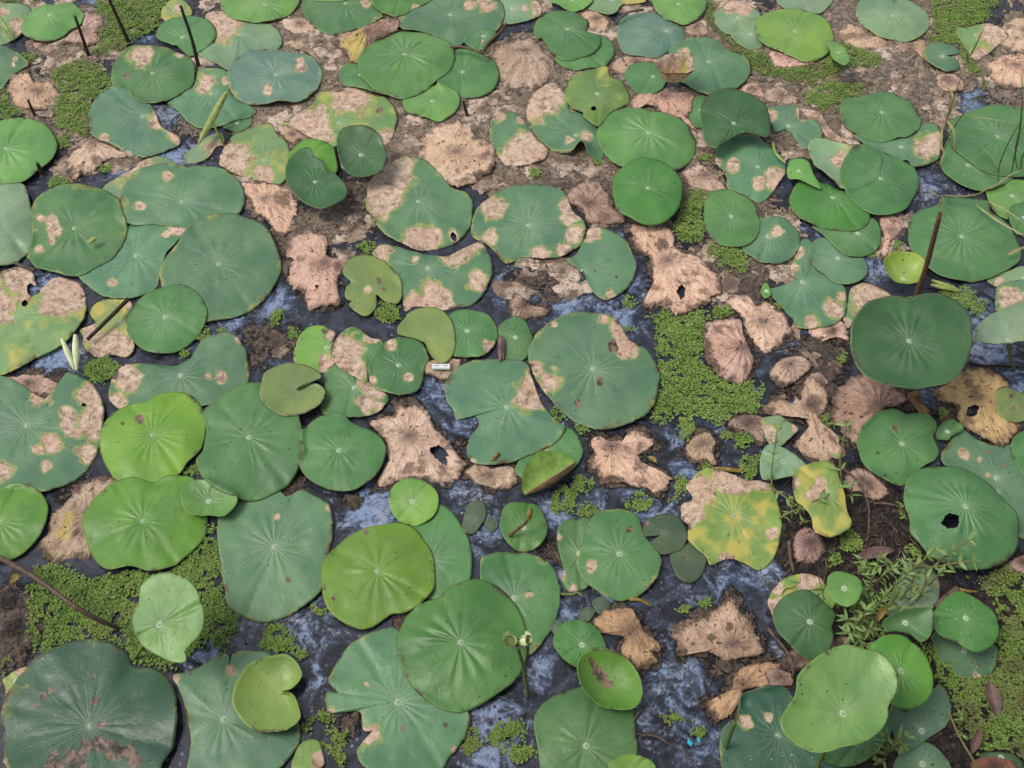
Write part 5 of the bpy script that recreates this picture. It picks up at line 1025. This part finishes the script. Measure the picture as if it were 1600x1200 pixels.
# unfurling pale leaf on its stalk, bottom centre
b = P(825, 1090, -.005); t = over(808, 1008, b); root = empty("unfurling_lotus_leaf", b)
v, f = tube([b - b, (b + t) / 2 - b + np.array([.003, 0, 0]), t - b], .0042, .0032, 16); mesh_obj("stalk", v, f, M['greenstem'], root)
up = np.array([0, 0, 1.0])
for sx_, w in ((-1, .012), (1, .020)):
    scroll(t + np.array([sx_ * .003, .004, .004]), t + np.array([sx_ * w, -.006, .036]), .0105, M['budroll'], root, b, belly=.7, ends=(.35, .9), turn=1.5 * sx_)
V, Fc = [], []
for i in range(9):
    s = i / 8; r = .004 + .020 * s ** .6
    for j in range(16):
        a = -2.5 + 5.0 * j / 15 - 1.57; V.append(t - b + np.array([r * 1.05 * math.cos(a), r * .7 * math.sin(a), .034 * s ** 1.3 - .002]))
for i in range(8):
    for j in range(15): Fc.append((i * 16 + j, i * 16 + j + 1, (i + 1) * 16 + j + 1, (i + 1) * 16 + j))
mesh_obj("cupped_blade", V, Fc, M['budroll'], root)
tag(root, "pale unfurling leaf on a thin stalk, bottom centre", "young leaf")
# brown bud leaning over a small pad
root_p = P(*TP('22', -15, 950), .012); root = empty("lotus_bud", root_p)
W = [P(*TP('22', x, y), z) - root_p for x, y, z in ((-15, 950, .012), (40, 905, .035), (85, 868, .05), (100, 840, .06))]
v, f = tube(W, .0036, .0030, 16); mesh_obj("stalk", v, f, M['redstem'], root)
p0, p1 = P(*TP('22', 100, 850), .058), P(*TP('22', 122, 765), .085)
scroll(p0, p1, .0062, M['bud'], root, root_p, "bud_scale", .35, (.5, .12)); scroll(p0, p0 + (p1 - p0) * .8 + np.array([.003, 0, 0]), .0056, M['roll'], root, root_p, "bud_scale", .4, (.5, .15), 2.0)
tag(root, "brown bud on a curved stalk over the small round pad", "bud")

# half folded leaf with brown underside
org = P(*TP('22', 95, 670), .012); root = empty("folded_lotus_leaf", org)
a0, a1 = P(*TP('22', 80, 690), .012) - org, P(*TP('22', 392, 490), .02) - org
ax = (a1 - a0) / np.linalg.norm(a1 - a0); nrm = np.array([-ax[1], ax[0], 0])
def flap(name, prof, mat, n=26, m=10):
    V, Fc = [], []
    for i in range(n):
        s = i / (n - 1); w = max(.02, math.sin(math.pi * min(1, .03 + s * .97)) ** .62)
        for j in range(m):
            o_, h = prof(j / (m - 1), w, s)
            V.append(a0 + (a1 - a0) * s + nrm * o_ + np.array([0, 0, h]))
    for i in range(n - 1):
        for j in range(m - 1): Fc.append((i * m + j, i * m + j + 1, (i + 1) * m + j + 1, (i + 1) * m + j))
    return mesh_obj(name, V, Fc, mat, root)
g_leaf = mat_plain("folded_leaf_inside", (.15, .28, .05), (.27, .42, .09), .4, 50)
r_leaf = mat_plain("folded_leaf_underside", (.20, .12, .06), (.36, .22, .12), .6, 70)
flap("inner_half", lambda t, w, s: (.052 * w * t, .034 * w * t ** 1.6 + .003 * math.sin(14 * s) * t), g_leaf)
flap("outer_half", lambda t, w, s: (-.026 * w * math.sin(t * 2.2), .026 * w * (1 - math.cos(t * 2.2)) + .002), r_leaf)
tag(root, "half folded leaf with brown underside, centre", "folded leaf")

# ------------------------------------------------------------------ fallen tree leaves
def fallen(tile, x0, y0, x1, y1, wid, z, lab, fold=.4, mat='fallen'):
    p0, p1 = P(*TP(tile, x0, y0), z), P(*TP(tile, x1, y1), z); org = p0.copy(); L = p1 - p0
    nr_ = np.array([-L[1], L[0], 0]) / np.linalg.norm(L); n, m = 18, 9; V, Fc = [], []
    wm = wid * .25 * .0014
    for i in range(n):
        s = i / (n - 1); w = wm * math.sin(math.pi * min(1, max(0, s))) ** .75 * (1 - .25 * s) + .0004
        for j in range(m):
            q = j / (m - 1) * 2 - 1
            V.append(L * s + nr_ * w * q + np.array([0, 0, abs(q) ** 1.3 * w * fold + .006 * math.sin(3 * s) * s]))
    for i in range(n - 1):
        for j in range(m - 1): Fc.append((i * m + j, i * m + j + 1, (i + 1) * m + j + 1, (i + 1) * m + j))
    root = empty("fallen_leaf", org); mesh_obj("blade", V, Fc, M[mat], root)
    v, f = tube([(-L * .10), L * .3 + np.array([0, 0, .001]), L * .96 + np.array([0, 0, .004])], .0013, .0005, 10, 5); mesh_obj("midrib", v, f, M['twig'], root)
    tag(root, lab, "fallen leaf")
fallen('33', 1375, 655, 1428, 890, 44, .02, "long purple brown fallen leaf on the right fern bank", .55)
fallen('23', 548, 1085, 790, 1038, 40, .035, "pinkish brown fallen leaf on the dark mud", .5)
fallen('33', 1268, 1112, 1325, 952, 26, .03, "small grey brown curled fallen leaf, lower right", .8)
fallen('33', 676, 285, 738, 180, 20, .06, "small rusty leaf standing in the weeds", .7, 'bud')
fallen('30', 60, 50, 140, -10, 26, .03, "orange brown fallen leaf at left edge above brown mud", .6, 'bud')
fallen('22', 850, 455, 905, 500, 20, .01, "small rusty fallen leaf beside the butterfly shaped pad", .6, 'bud')

# ------------------------------------------------------------------ white label
c = [P(*TP('11', x, y), .016) for x, y in ((1100, 1110), (1212, 1110), (1210, 1080), (1100, 1078))]
org = c[0].copy(); e1 = (c[1] - c[0]); e2 = (c[3] - c[0]); w_, h_ = np.linalg.norm(e1), np.linalg.norm(e2); e1 /= w_; e2 /= h_
def plate(name, x0, x1, y0, y1, z0, z1, mat, parent):
    V = [e1 * x * w_ + e2 * y * h_ + np.array([0, 0, z]) for z in (z0, z1) for x, y in ((x0, y0), (x1, y0), (x1, y1), (x0, y1))]
    return mesh_obj(name, V, [(3, 2, 1, 0), (4, 5, 6, 7), (0, 1, 5, 4), (1, 2, 6, 5), (2, 3, 7, 6), (3, 0, 4, 7)], mat, parent, False)
root = empty("plastic_label", org)
plate("label_plate", 0, 1, 0, 1, 0, .0022, M['card'], root)
plate("green_stripe", .02, .98, .04, .24, .0022, .0026, M['cardgreen'], root)
V, Fc = [], []
for k, x in enumerate((.10, .15, .20, .25, .30, .35, .46, .62, .68, .74, .80, .86)):
    hgt = (.10, .16, .13, .16, .12, .15, .03, .14, .16, .12, .16, .13)[k]
    i = len(V); V += [e1 * xx * w_ + e2 * yy * h_ + np.array([0, 0, .0027]) for xx, yy in ((x, .60), (x + .034, .60), (x + .034, .60 + hgt), (x, .60 + hgt))]; Fc.append((i, i + 1, i + 2, i + 3))
o = mesh_obj("printed_text", V, Fc, M['ink'], root, False); o["kind"] = "stuff"
tag(root, "small white label with dark print and green stripe, centre", "label")
# two specks of blue plastic
for (x, y, sx_, lab) in ((1112, 1042, 1, "larger cyan plastic fleck on water, bottom right of centre"), (1166, 1024, -1, "smaller cyan plastic fleck right of the larger one")):
    p = P(*TP('32', x, y), .004); k = .0085 if sx_ > 0 else .006
    V = [np.array([-.6, -.1, 0]) * k, np.array([.1, -.9, .1]) * k, np.array([.7, -.2, .5]) * k, np.array([.2, .3, .3]) * k, np.array([-.4, .9, .2]) * k, np.array([-.1, .1, .6]) * k]
    o = mesh_obj("plastic_fleck", V, [(0, 1, 5), (1, 2, 5), (2, 3, 5), (3, 4, 5), (4, 0, 5), (0, 4, 3, 2, 1)], M['cyan'], loc=p, smooth=False); tag(o, lab, "plastic")

# ------------------------------------------------------------------ grass
def blade(pts, w, mat, parent, org, name="blade"):
    c = spline([p - org for p in pts], 18); V, Fc = [], []
    for i in range(18):
        t = c[min(i + 1, 17)] - c[max(i - 1, 0)]; t /= np.linalg.norm(t) + 1e-9
        side = np.cross(t, [0, -.6, .8]); side /= np.linalg.norm(side) + 1e-9
        ww = w * (1 - (i / 17) ** 2.2) * (.55 + .45 * min(1, i / 4)) + .0002
        nn = np.cross(side, t)
        V += [c[i] - side * ww, c[i] - nn * ww * .35, c[i] + side * ww]
    for i in range(17):
        for j in range(2): Fc.append((i * 3 + j, i * 3 + j + 1, (i + 1) * 3 + j + 1, (i + 1) * 3 + j))
    return mesh_obj(name, V, Fc, mat, parent)
def grass(tile, blades, lab):
    b0 = blades[0][0][0]; org = P(*TP(tile, b0[0], b0[1]), b0[2]); root = empty("grass_plant", org)
    for pts, w, mat in blades: blade([P(*TP(tile, x, y), z) for x, y, z in pts], w, M[mat], root, org)
    tag(root, lab, "grass", "grasses growing through the pads")
grass('03', [([(1245, 385, .0), (1275, 330, .05), (1320, 240, .10), (1358, 160, .14)], .0026, 'grass'), ([(1245, 385, .0), (1245, 330, .05), (1215, 290, .08), (1150, 215, .10)], .0024, 'grass'), ([(1245, 385, 0), (1250, 350, .03), (1255, 310, .06)], .0022, 'drygrass')], "forked grass seedling above the small notched bluish pad")
grass('03', [([(1110, 875, .0), (1160, 800, .06), (1230, 700, .12), (1330, 570, .18), (1450, 440, .22)], .0022, 'grass'), ([(1100, 870, .0), (1120, 740, .10), (1160, 620, .16), (1200, 500, .22), (1230, 400, .25)], .0022, 'grass'),
 ([(1340, 560, .18), (1350, 510, .20), (1335, 450, .22), (1345, 400, .24)], .0040, 'grass'), ([(1130, 730, .10), (1160, 640, .14), (1140, 560, .16), (1120, 555, .14)], .0036, 'drygrass'), ([(1115, 750, .08), (1160, 820, .07), (1165, 930, .03)], .0036, 'drygrass'),
 ([(1090, 790, .08), (1080, 900, .06), (1100, 960, .04), (1065, 1040, .02)], .0038, 'drygrass'), ([(1100, 860, .02), (1060, 790, .08), (1075, 760, .08)], .0030, 'drygrass')], "branching pale grass clump left of the big grassy pad")
grass('03', [([(1520, 1090, .0), (1545, 960, .10), (1575, 800, .20), (1590, 600, .30), (1585, 420, .36)], .0036, 'grass'), ([(1440, 1150, .0), (1445, 1040, .06), (1490, 920, .13), (1560, 790, .20), (1620, 700, .24)], .0022, 'grass'),
 ([(1560, 1060, .0), (1545, 960, .08), (1570, 830, .14), (1640, 760, .18)], .0028, 'grass'), ([(1440, 1040, .04), (1370, 950, .05), (1290, 880, .06)], .0018, 'grass'), ([(1330, 1195, .02), (1430, 1150, .03), (1520, 1090, .04), (1640, 1040, .06)], .0022, 'drygrass'),
 ([(1580, 1080, .0), (1590, 980, .06), (1640, 900, .10)], .0030, 'grass'), ([(1240, 720, .08), (1400, 745, .09), (1560, 770, .10)], .0020, 'grass')], "tall grass clump at the right edge over the big pad")
grass('13', [([(1100, 20, .04), (1220, 25, .05), (1330, 5, .06), (1420, -60, .07)], .0024, 'weedstem'), ([(1095, 30, .05), (1085, 110, .04), (1105, 190, .03)], .0020, 'weedstem'), ([(1300, 80, .03), (1420, 170, .04), (1540, 240, .05), (1620, 290, .05)], .0026, 'drygrass'),
 ([(1380, 60, .03), (1480, 110, .04), (1600, 190, .05)], .0022, 'drygrass'), ([(1500, 390, .03), (1560, 360, .035), (1640, 330, .04)], .0050, 'drygrass'), ([(1000, -10, .05), (1060, 20, .05), (1100, 25, .045)], .0018, 'weedstem')], "dry trailing grass across pads near right edge")

# ------------------------------------------------------------------ leafy weeds
def lance(L, w):
    V, Fc = [], []
    for i in range(7):
        s = i / 6; ww = w * math.sin(math.pi * (.08 + .92 * s) ** .8) + .0003 if i < 6 else .0002
        z = .22 * L * s * s
        V += [(s * L, -ww, -z + ww * .3), (s * L, 0, -z), (s * L, ww, -z + ww * .3)]
    for i in range(6):
        for j in range(2): Fc.append((i * 3 + j, i * 3 + j + 1, (i + 1) * 3 + j + 1, (i + 1) * 3 + j))
    me = bpy.data.meshes.new("leaf"); me.from_pydata(V, [], Fc); me.materials.append(M['weed'])
    me.polygons.foreach_set("use_smooth", [True] * len(me.polygons)); return me
LANCE = [lance(.024, .0027), lance(.031, .0030), lance(.019, .0036)]
def weed(tile, stems, lab, every=.022, sl=1.0, whorl=2):
    x, y, z = stems[0][0]; org = P(*TP(tile, x, y), z); root = empty("leafy_weed", org)
    for st in stems:
        W = [P(*TP(tile, *q[:2]), q[2]) for q in st]
        v, f = tube([w - org for w in W], .0022, .0013, 18, 6); mesh_obj("stem", v, f, M['weedstem'], root)
        c = spline(W, 60); ln = np.concatenate([[0], np.cumsum(np.linalg.norm(np.diff(c, axis=0), axis=1))])
        d = every * .6; side = 0
        while d < ln[-1] + 1e-4:
            i = min(59, int(np.searchsorted(ln, d))); tdir = c[min(59, i + 1)] - c[max(0, i - 1)]; az = math.atan2(tdir[1], tdir[0])
            near_tip = d > ln[-1] - every
            for k in range(whorl + (2 if near_tip else 0)):
                o = bpy.data.objects.new("leaf", random.choice(LANCE)); COL.objects.link(o); o.parent = root
                o.location = c[i] - org
                o.rotation_euler = (random.uniform(-.5, .5), random.uniform(-.55, .25), az + (1 if k % 2 else -1) * random.uniform(.5, 1.2) + (random.uniform(-.6, .6) if near_tip else 0) + (math.pi if k >= 2 and not near_tip else 0))
                s = sl * random.uniform(.6, 1.15); o.scale = (s, s, s)
            d += every * random.uniform(.8, 1.25); side ^= 1
    tag(root, lab, "weed", "leafy weeds on the muddy bank")
weed('23', [[(25, 640, .03), (22, 540, .06), (40, 400, .09), (60, 290, .12)], [(25, 650, .03), (120, 715, .045), (210, 780, .055)], [(150, 800, .04), (260, 740, .07), (375, 700, .09)]], "weed with upright and side stem over the half yellow pad", .026)
weed('23', [[(470, 690, .03), (460, 600, .06), (450, 490, .09), (465, 380, .12), (490, 230, .15)], [(480, 700, .03), (520, 690, .05), (530, 620, .08)]], "tall thin weed between half yellow and green pads", .03)
weed('23', [[(860, 1195, .04), (960, 1110, .08), (1050, 1030, .11)], [(1060, 1110, .06), (1170, 1030, .10), (1270, 970, .13)], [(900, 1150, .05), (1050, 1140, .06), (1230, 1110, .08), (1290, 1105, .09)], [(800, 1110, .03), (700, 1140, .06), (590, 1160, .07)]], "sprawling weed over the lower edge of the holed pad", .024)
weed('33', [[(540, 330, .04), (580, 270, .07), (610, 210, .10)], [(560, 350, .04), (520, 300, .07), (490, 270, .09)], [(580, 400, .03), (620, 340, .06), (650, 320, .08)], [(570, 410, .03), (540, 370, .06), (500, 350, .08)], [(590, 440, .03), (640, 430, .05), (690, 440, .06)], [(560, 430, .03), (600, 470, .05)]], "bushy weed above the large light standing leaf", .016, .9, 3)
weed('33', [[(720, 130, .03), (790, 60, .07), (850, 10, .10), (890, -40, .12)], [(830, 150, .04), (880, 70, .08), (920, -10, .12)], [(930, 160, .04), (970, 80, .08), (990, 0, .11)], [(780, 160, .04), (830, 200, .07), (920, 210, .09), (960, 290, .09)], [(700, 120, .03), (650, 90, .06), (610, 60, .07)], [(900, 30, .08), (950, 90, .09), (930, 130, .08)]], "tangled weed over the pale pad, lower right", .018, .95, 2)
weed('33', [[(730, 1130, .03), (745, 1060, .07), (740, 980, .10)], [(740, 1120, .03), (790, 1040, .07), (870, 1000, .10)], [(735, 1140, .03), (690, 1170, .05), (660, 1080, .07)], [(760, 1100, .03), (830, 1060, .06), (870, 1100, .07)]], "small weed at bottom edge between light leaf and bluish pads", .02, .9, 2)
weed('33', [[(1190, 950, .03), (1210, 900, .05), (1215, 870, .07)], [(1190, 960, .03), (1215, 1000, .05)]], "tiny weed sprout on the right fern bank", .014, .6, 2)
weed('13', [[(1500, 1190, .0), (1510, 1180, .01)]][:0] or [[(1540, 910, .005), (1590, 930, .02), (1650, 930, .02)]], "weed tip at right edge below the pale standing leaf", .02, .8, 2)
weed('33', [[(640, 250, .04), (700, 160, .08), (760, 90, .11)], [(600, 150, .03), (640, 60, .07), (650, -10, .10)], [(740, 210, .05), (800, 130, .09), (830, 60, .12)], [(560, 120, .03), (600, 80, .06)], [(680, 40, .04), (740, -20, .08), (800, -60, .10)], [(1000, 60, .05), (1060, 0, .08), (1100, -40, .10)]], "thin tangled weed right of the small round light leaf", .013, .8, 2)
weed('23', [[(560, 1190, .03), (600, 1120, .06), (580, 1090, .08)], [(700, 1180, .03), (690, 1110, .07), (720, 1080, .09)], [(640, 1195, .03), (660, 1150, .06)], [(780, 1190, .03), (830, 1130, .06), (860, 1090, .08)]], "low weed sprigs below the pinkish fallen leaf", .013, .75, 2)
weed('23', [[(150, 840, .03), (150, 760, .06), (155, 700, .07)], [(70, 840, .03), (140, 800, .05), (215, 770, .06)], [(200, 880, .03), (230, 840, .05)]], "thin weed left of the crumpled mud lump", .018, .7, 2)

# ------------------------------------------------------------------ rotting leaf litter on mud
g = np.random.default_rng(15); V, Fc = [], []; n = 0
while n < 700:
    u, v = g.uniform(-60, 1660), g.uniform(-30, 700); p = P(u, v)
    if v > 430 and g.uniform() > .25: continue
    j, i = cell(np.array([p[0]]), np.array([p[1]]))
    if COVER[j, i][0] or MUDMAP[j, i][0] < .55: continue
    n += 1; p[2] = OPEN[j, i][0] + .0012; s = g.uniform(.005, .020) if g.uniform() > .12 else g.uniform(.018, .036); a0 = g.uniform(0, 6.28); el = g.uniform(.35, .9); k = 11; i0 = len(V)
    V.append(p + np.array([0, 0, g.uniform(.0005, .002)]))
    for q in range(k):
        a = q * 6.283 / k; rr = s * g.uniform(.3, 1.15); x, y = rr * math.cos(a), rr * el * math.sin(a)
        V.append(p + np.array([x * math.cos(a0) - y * math.sin(a0), x * math.sin(a0) + y * math.cos(a0), g.uniform(-.004, .0015)]))
    Fc += [(i0, i0 + 1 + q, i0 + 1 + (q + 1) % k) for q in range(k)]
s_ = NT("rotting_litter"); pos_ = s_.pos(); na = s_.noise(pos_, 28, 3); nb = s_.noise(pos_, 140, 5, .7)
cl = s_.mix(s_.ramp(na, .36, .64), (.09, .062, .046), (.40, .29, .21)); cl = s_.mix(s_.ramp(nb, .5, .36, 0, .7), cl, (.05, .035, .027))
s_.principled(cl, .75, .3, s_.bump(nb, .8, .003))
o = mesh_obj("leaf_litter", V, Fc, s_.m); tag(o, "rotting scraps of leaf scattered over the silted mud", "leaf litter", kind="stuff")

# thin decayed sheets of old pads pressed into the silt
g = np.random.default_rng(23); V, Fc = [], []; n = 0
while n < 170:
    u, v = g.uniform(-40, 1640), g.uniform(-30, 470); p = P(u, v)
    j, i = cell(np.array([p[0]]), np.array([p[1]]))
    if COVER[j, i][0] or MUDMAP[j, i][0] < .42: continue
    n += 1; s = g.uniform(.022, .075); a0 = g.uniform(0, 6.28); el = g.uniform(.35, .85); k = 40; sd = int(g.integers(999)); i0 = len(V)
    ang = np.arange(k) * 6.2832 / k
    rr = s * (.45 + 1.1 * fbm(9 + 2.2 * np.cos(ang), 9 + 2.2 * np.sin(ang), sd, 4)) * (1 + .25 * (vnoise(30 + 9 * np.cos(ang), 30 + 9 * np.sin(ang), sd) - .5))
    rings = (.35, .7, 1.0); V.append(p + np.array([0, 0, .0022]))
    for f_ in rings:
        x, y = f_ * rr * np.cos(ang), f_ * el * rr * np.sin(ang); X = p[0] + x * math.cos(a0) - y * math.sin(a0); Y = p[1] + x * math.sin(a0) + y * math.cos(a0)
        j, i = cell(X, Y); Z = OPEN[j, i] + .0016 + .006 * (fbm(X * 45, Y * 45, sd, 3) - .5) - .0026 * f_ ** 3
        V += np.stack([X, Y, Z], -1).tolist()
    Fc += [(i0, i0 + 1 + q, i0 + 1 + (q + 1) % k) for q in range(k)]
    for m in range(2):
        r0, r1 = i0 + 1 + m * k, i0 + 1 + (m + 1) * k
        Fc += [(r0 + q, r1 + q, r1 + (q + 1) % k, r0 + (q + 1) % k) for q in range(k)]
s_ = NT("decayed_sheets"); pos_ = s_.pos(); na = s_.noise(pos_, 11, 5, .65); nb = s_.noise(pos_, 90, 6, .7); nc = s_.noise(pos_, 30, 5, .65)
cl = s_.mix(s_.ramp(na, .40, .60), (.27, .19, .13), (.66, .51, .39)); cl = s_.mix(s_.ramp(nb, .48, .36, 0, .75), cl, (.12, .08, .06)); cl = s_.mix(s_.ramp(nc, .53, .42, 0, .85), cl, (.13, .09, .065))
s_.principled(cl, .6, .35, s_.bump(s_.math('ADD', nb, nc), .9, .004))
o = mesh_obj("decayed_leaf_litter", V, Fc, s_.m); tag(o, "thin pale decayed leaf sheets pressed into the silt", "leaf litter", kind="stuff")
# tangle of fine roots on the dark bank
g = np.random.default_rng(31); V, Fc = [], []
for q in range(90):
    u, v = g.uniform(1225, 1440), g.uniform(735, 945)
    if u < 1330 and v < 800 and g.uniform() > .4: continue
    a = g.uniform(0, 6.28); L = g.uniform(12, 42); pts = []
    for m in range(4):
        c_ = P(u + L * (m / 3 - .5) * math.cos(a) + g.uniform(-5, 5), v + L * (m / 3 - .5) * math.sin(a) + g.uniform(-5, 5)); j, i = cell(np.array([c_[0]]), np.array([c_[1]])); c_[2] = OPEN[j, i][0] + g.uniform(.0005, .008); pts.append(c_)
    v_, f_ = tube(pts, g.uniform(.0007, .0018), .0006, 9, 5); i0 = len(V); V += v_; Fc += [tuple(i0 + x for x in ff) for ff in f_]
o = mesh_obj("root_debris", V, Fc, M['twig']); tag(o, "tangle of fine brown roots on the dark mud", "roots", kind="stuff")

# ------------------------------------------------------------------ loose bits of rotted leaf on water, mud and pads
g = np.random.default_rng(5); V, Fc = [], []
n = 0
while n < 2600:
    u, v = g.uniform(-60, 1660), g.uniform(-30, 1230); p = P(u, v)
    j, i = cell(np.array([p[0]]), np.array([p[1]])); cov = COVER[j, i][0]
    if cov and g.uniform() > .10: continue
    p[2] = H[j, i][0] + .0012; s = g.uniform(.0012, .0042) * (1 if not cov else .6); a = g.uniform(0, 6.28); k = g.uniform(.3, .9)
    d1, d2 = np.array([math.cos(a), math.sin(a), g.uniform(-.2, .4)]) * s, np.array([-math.sin(a), math.cos(a), g.uniform(-.2, .4)]) * s * k
    i0 = len(V); V += [p - d1, p - d2 * g.uniform(.5, 1), p + d1 * g.uniform(.6, 1), p + d2, p + np.array([0, 0, s * .5])]
    Fc += [(i0, i0 + 1, i0 + 4), (i0 + 1, i0 + 2, i0 + 4), (i0 + 2, i0 + 3, i0 + 4), (i0 + 3, i0, i0 + 4)]; n += 1
o = mesh_obj("debris", V, Fc, M['debris'], None, False); tag(o, "tiny dark bits of rotted leaf scattered over the pond", "debris", kind="stuff")
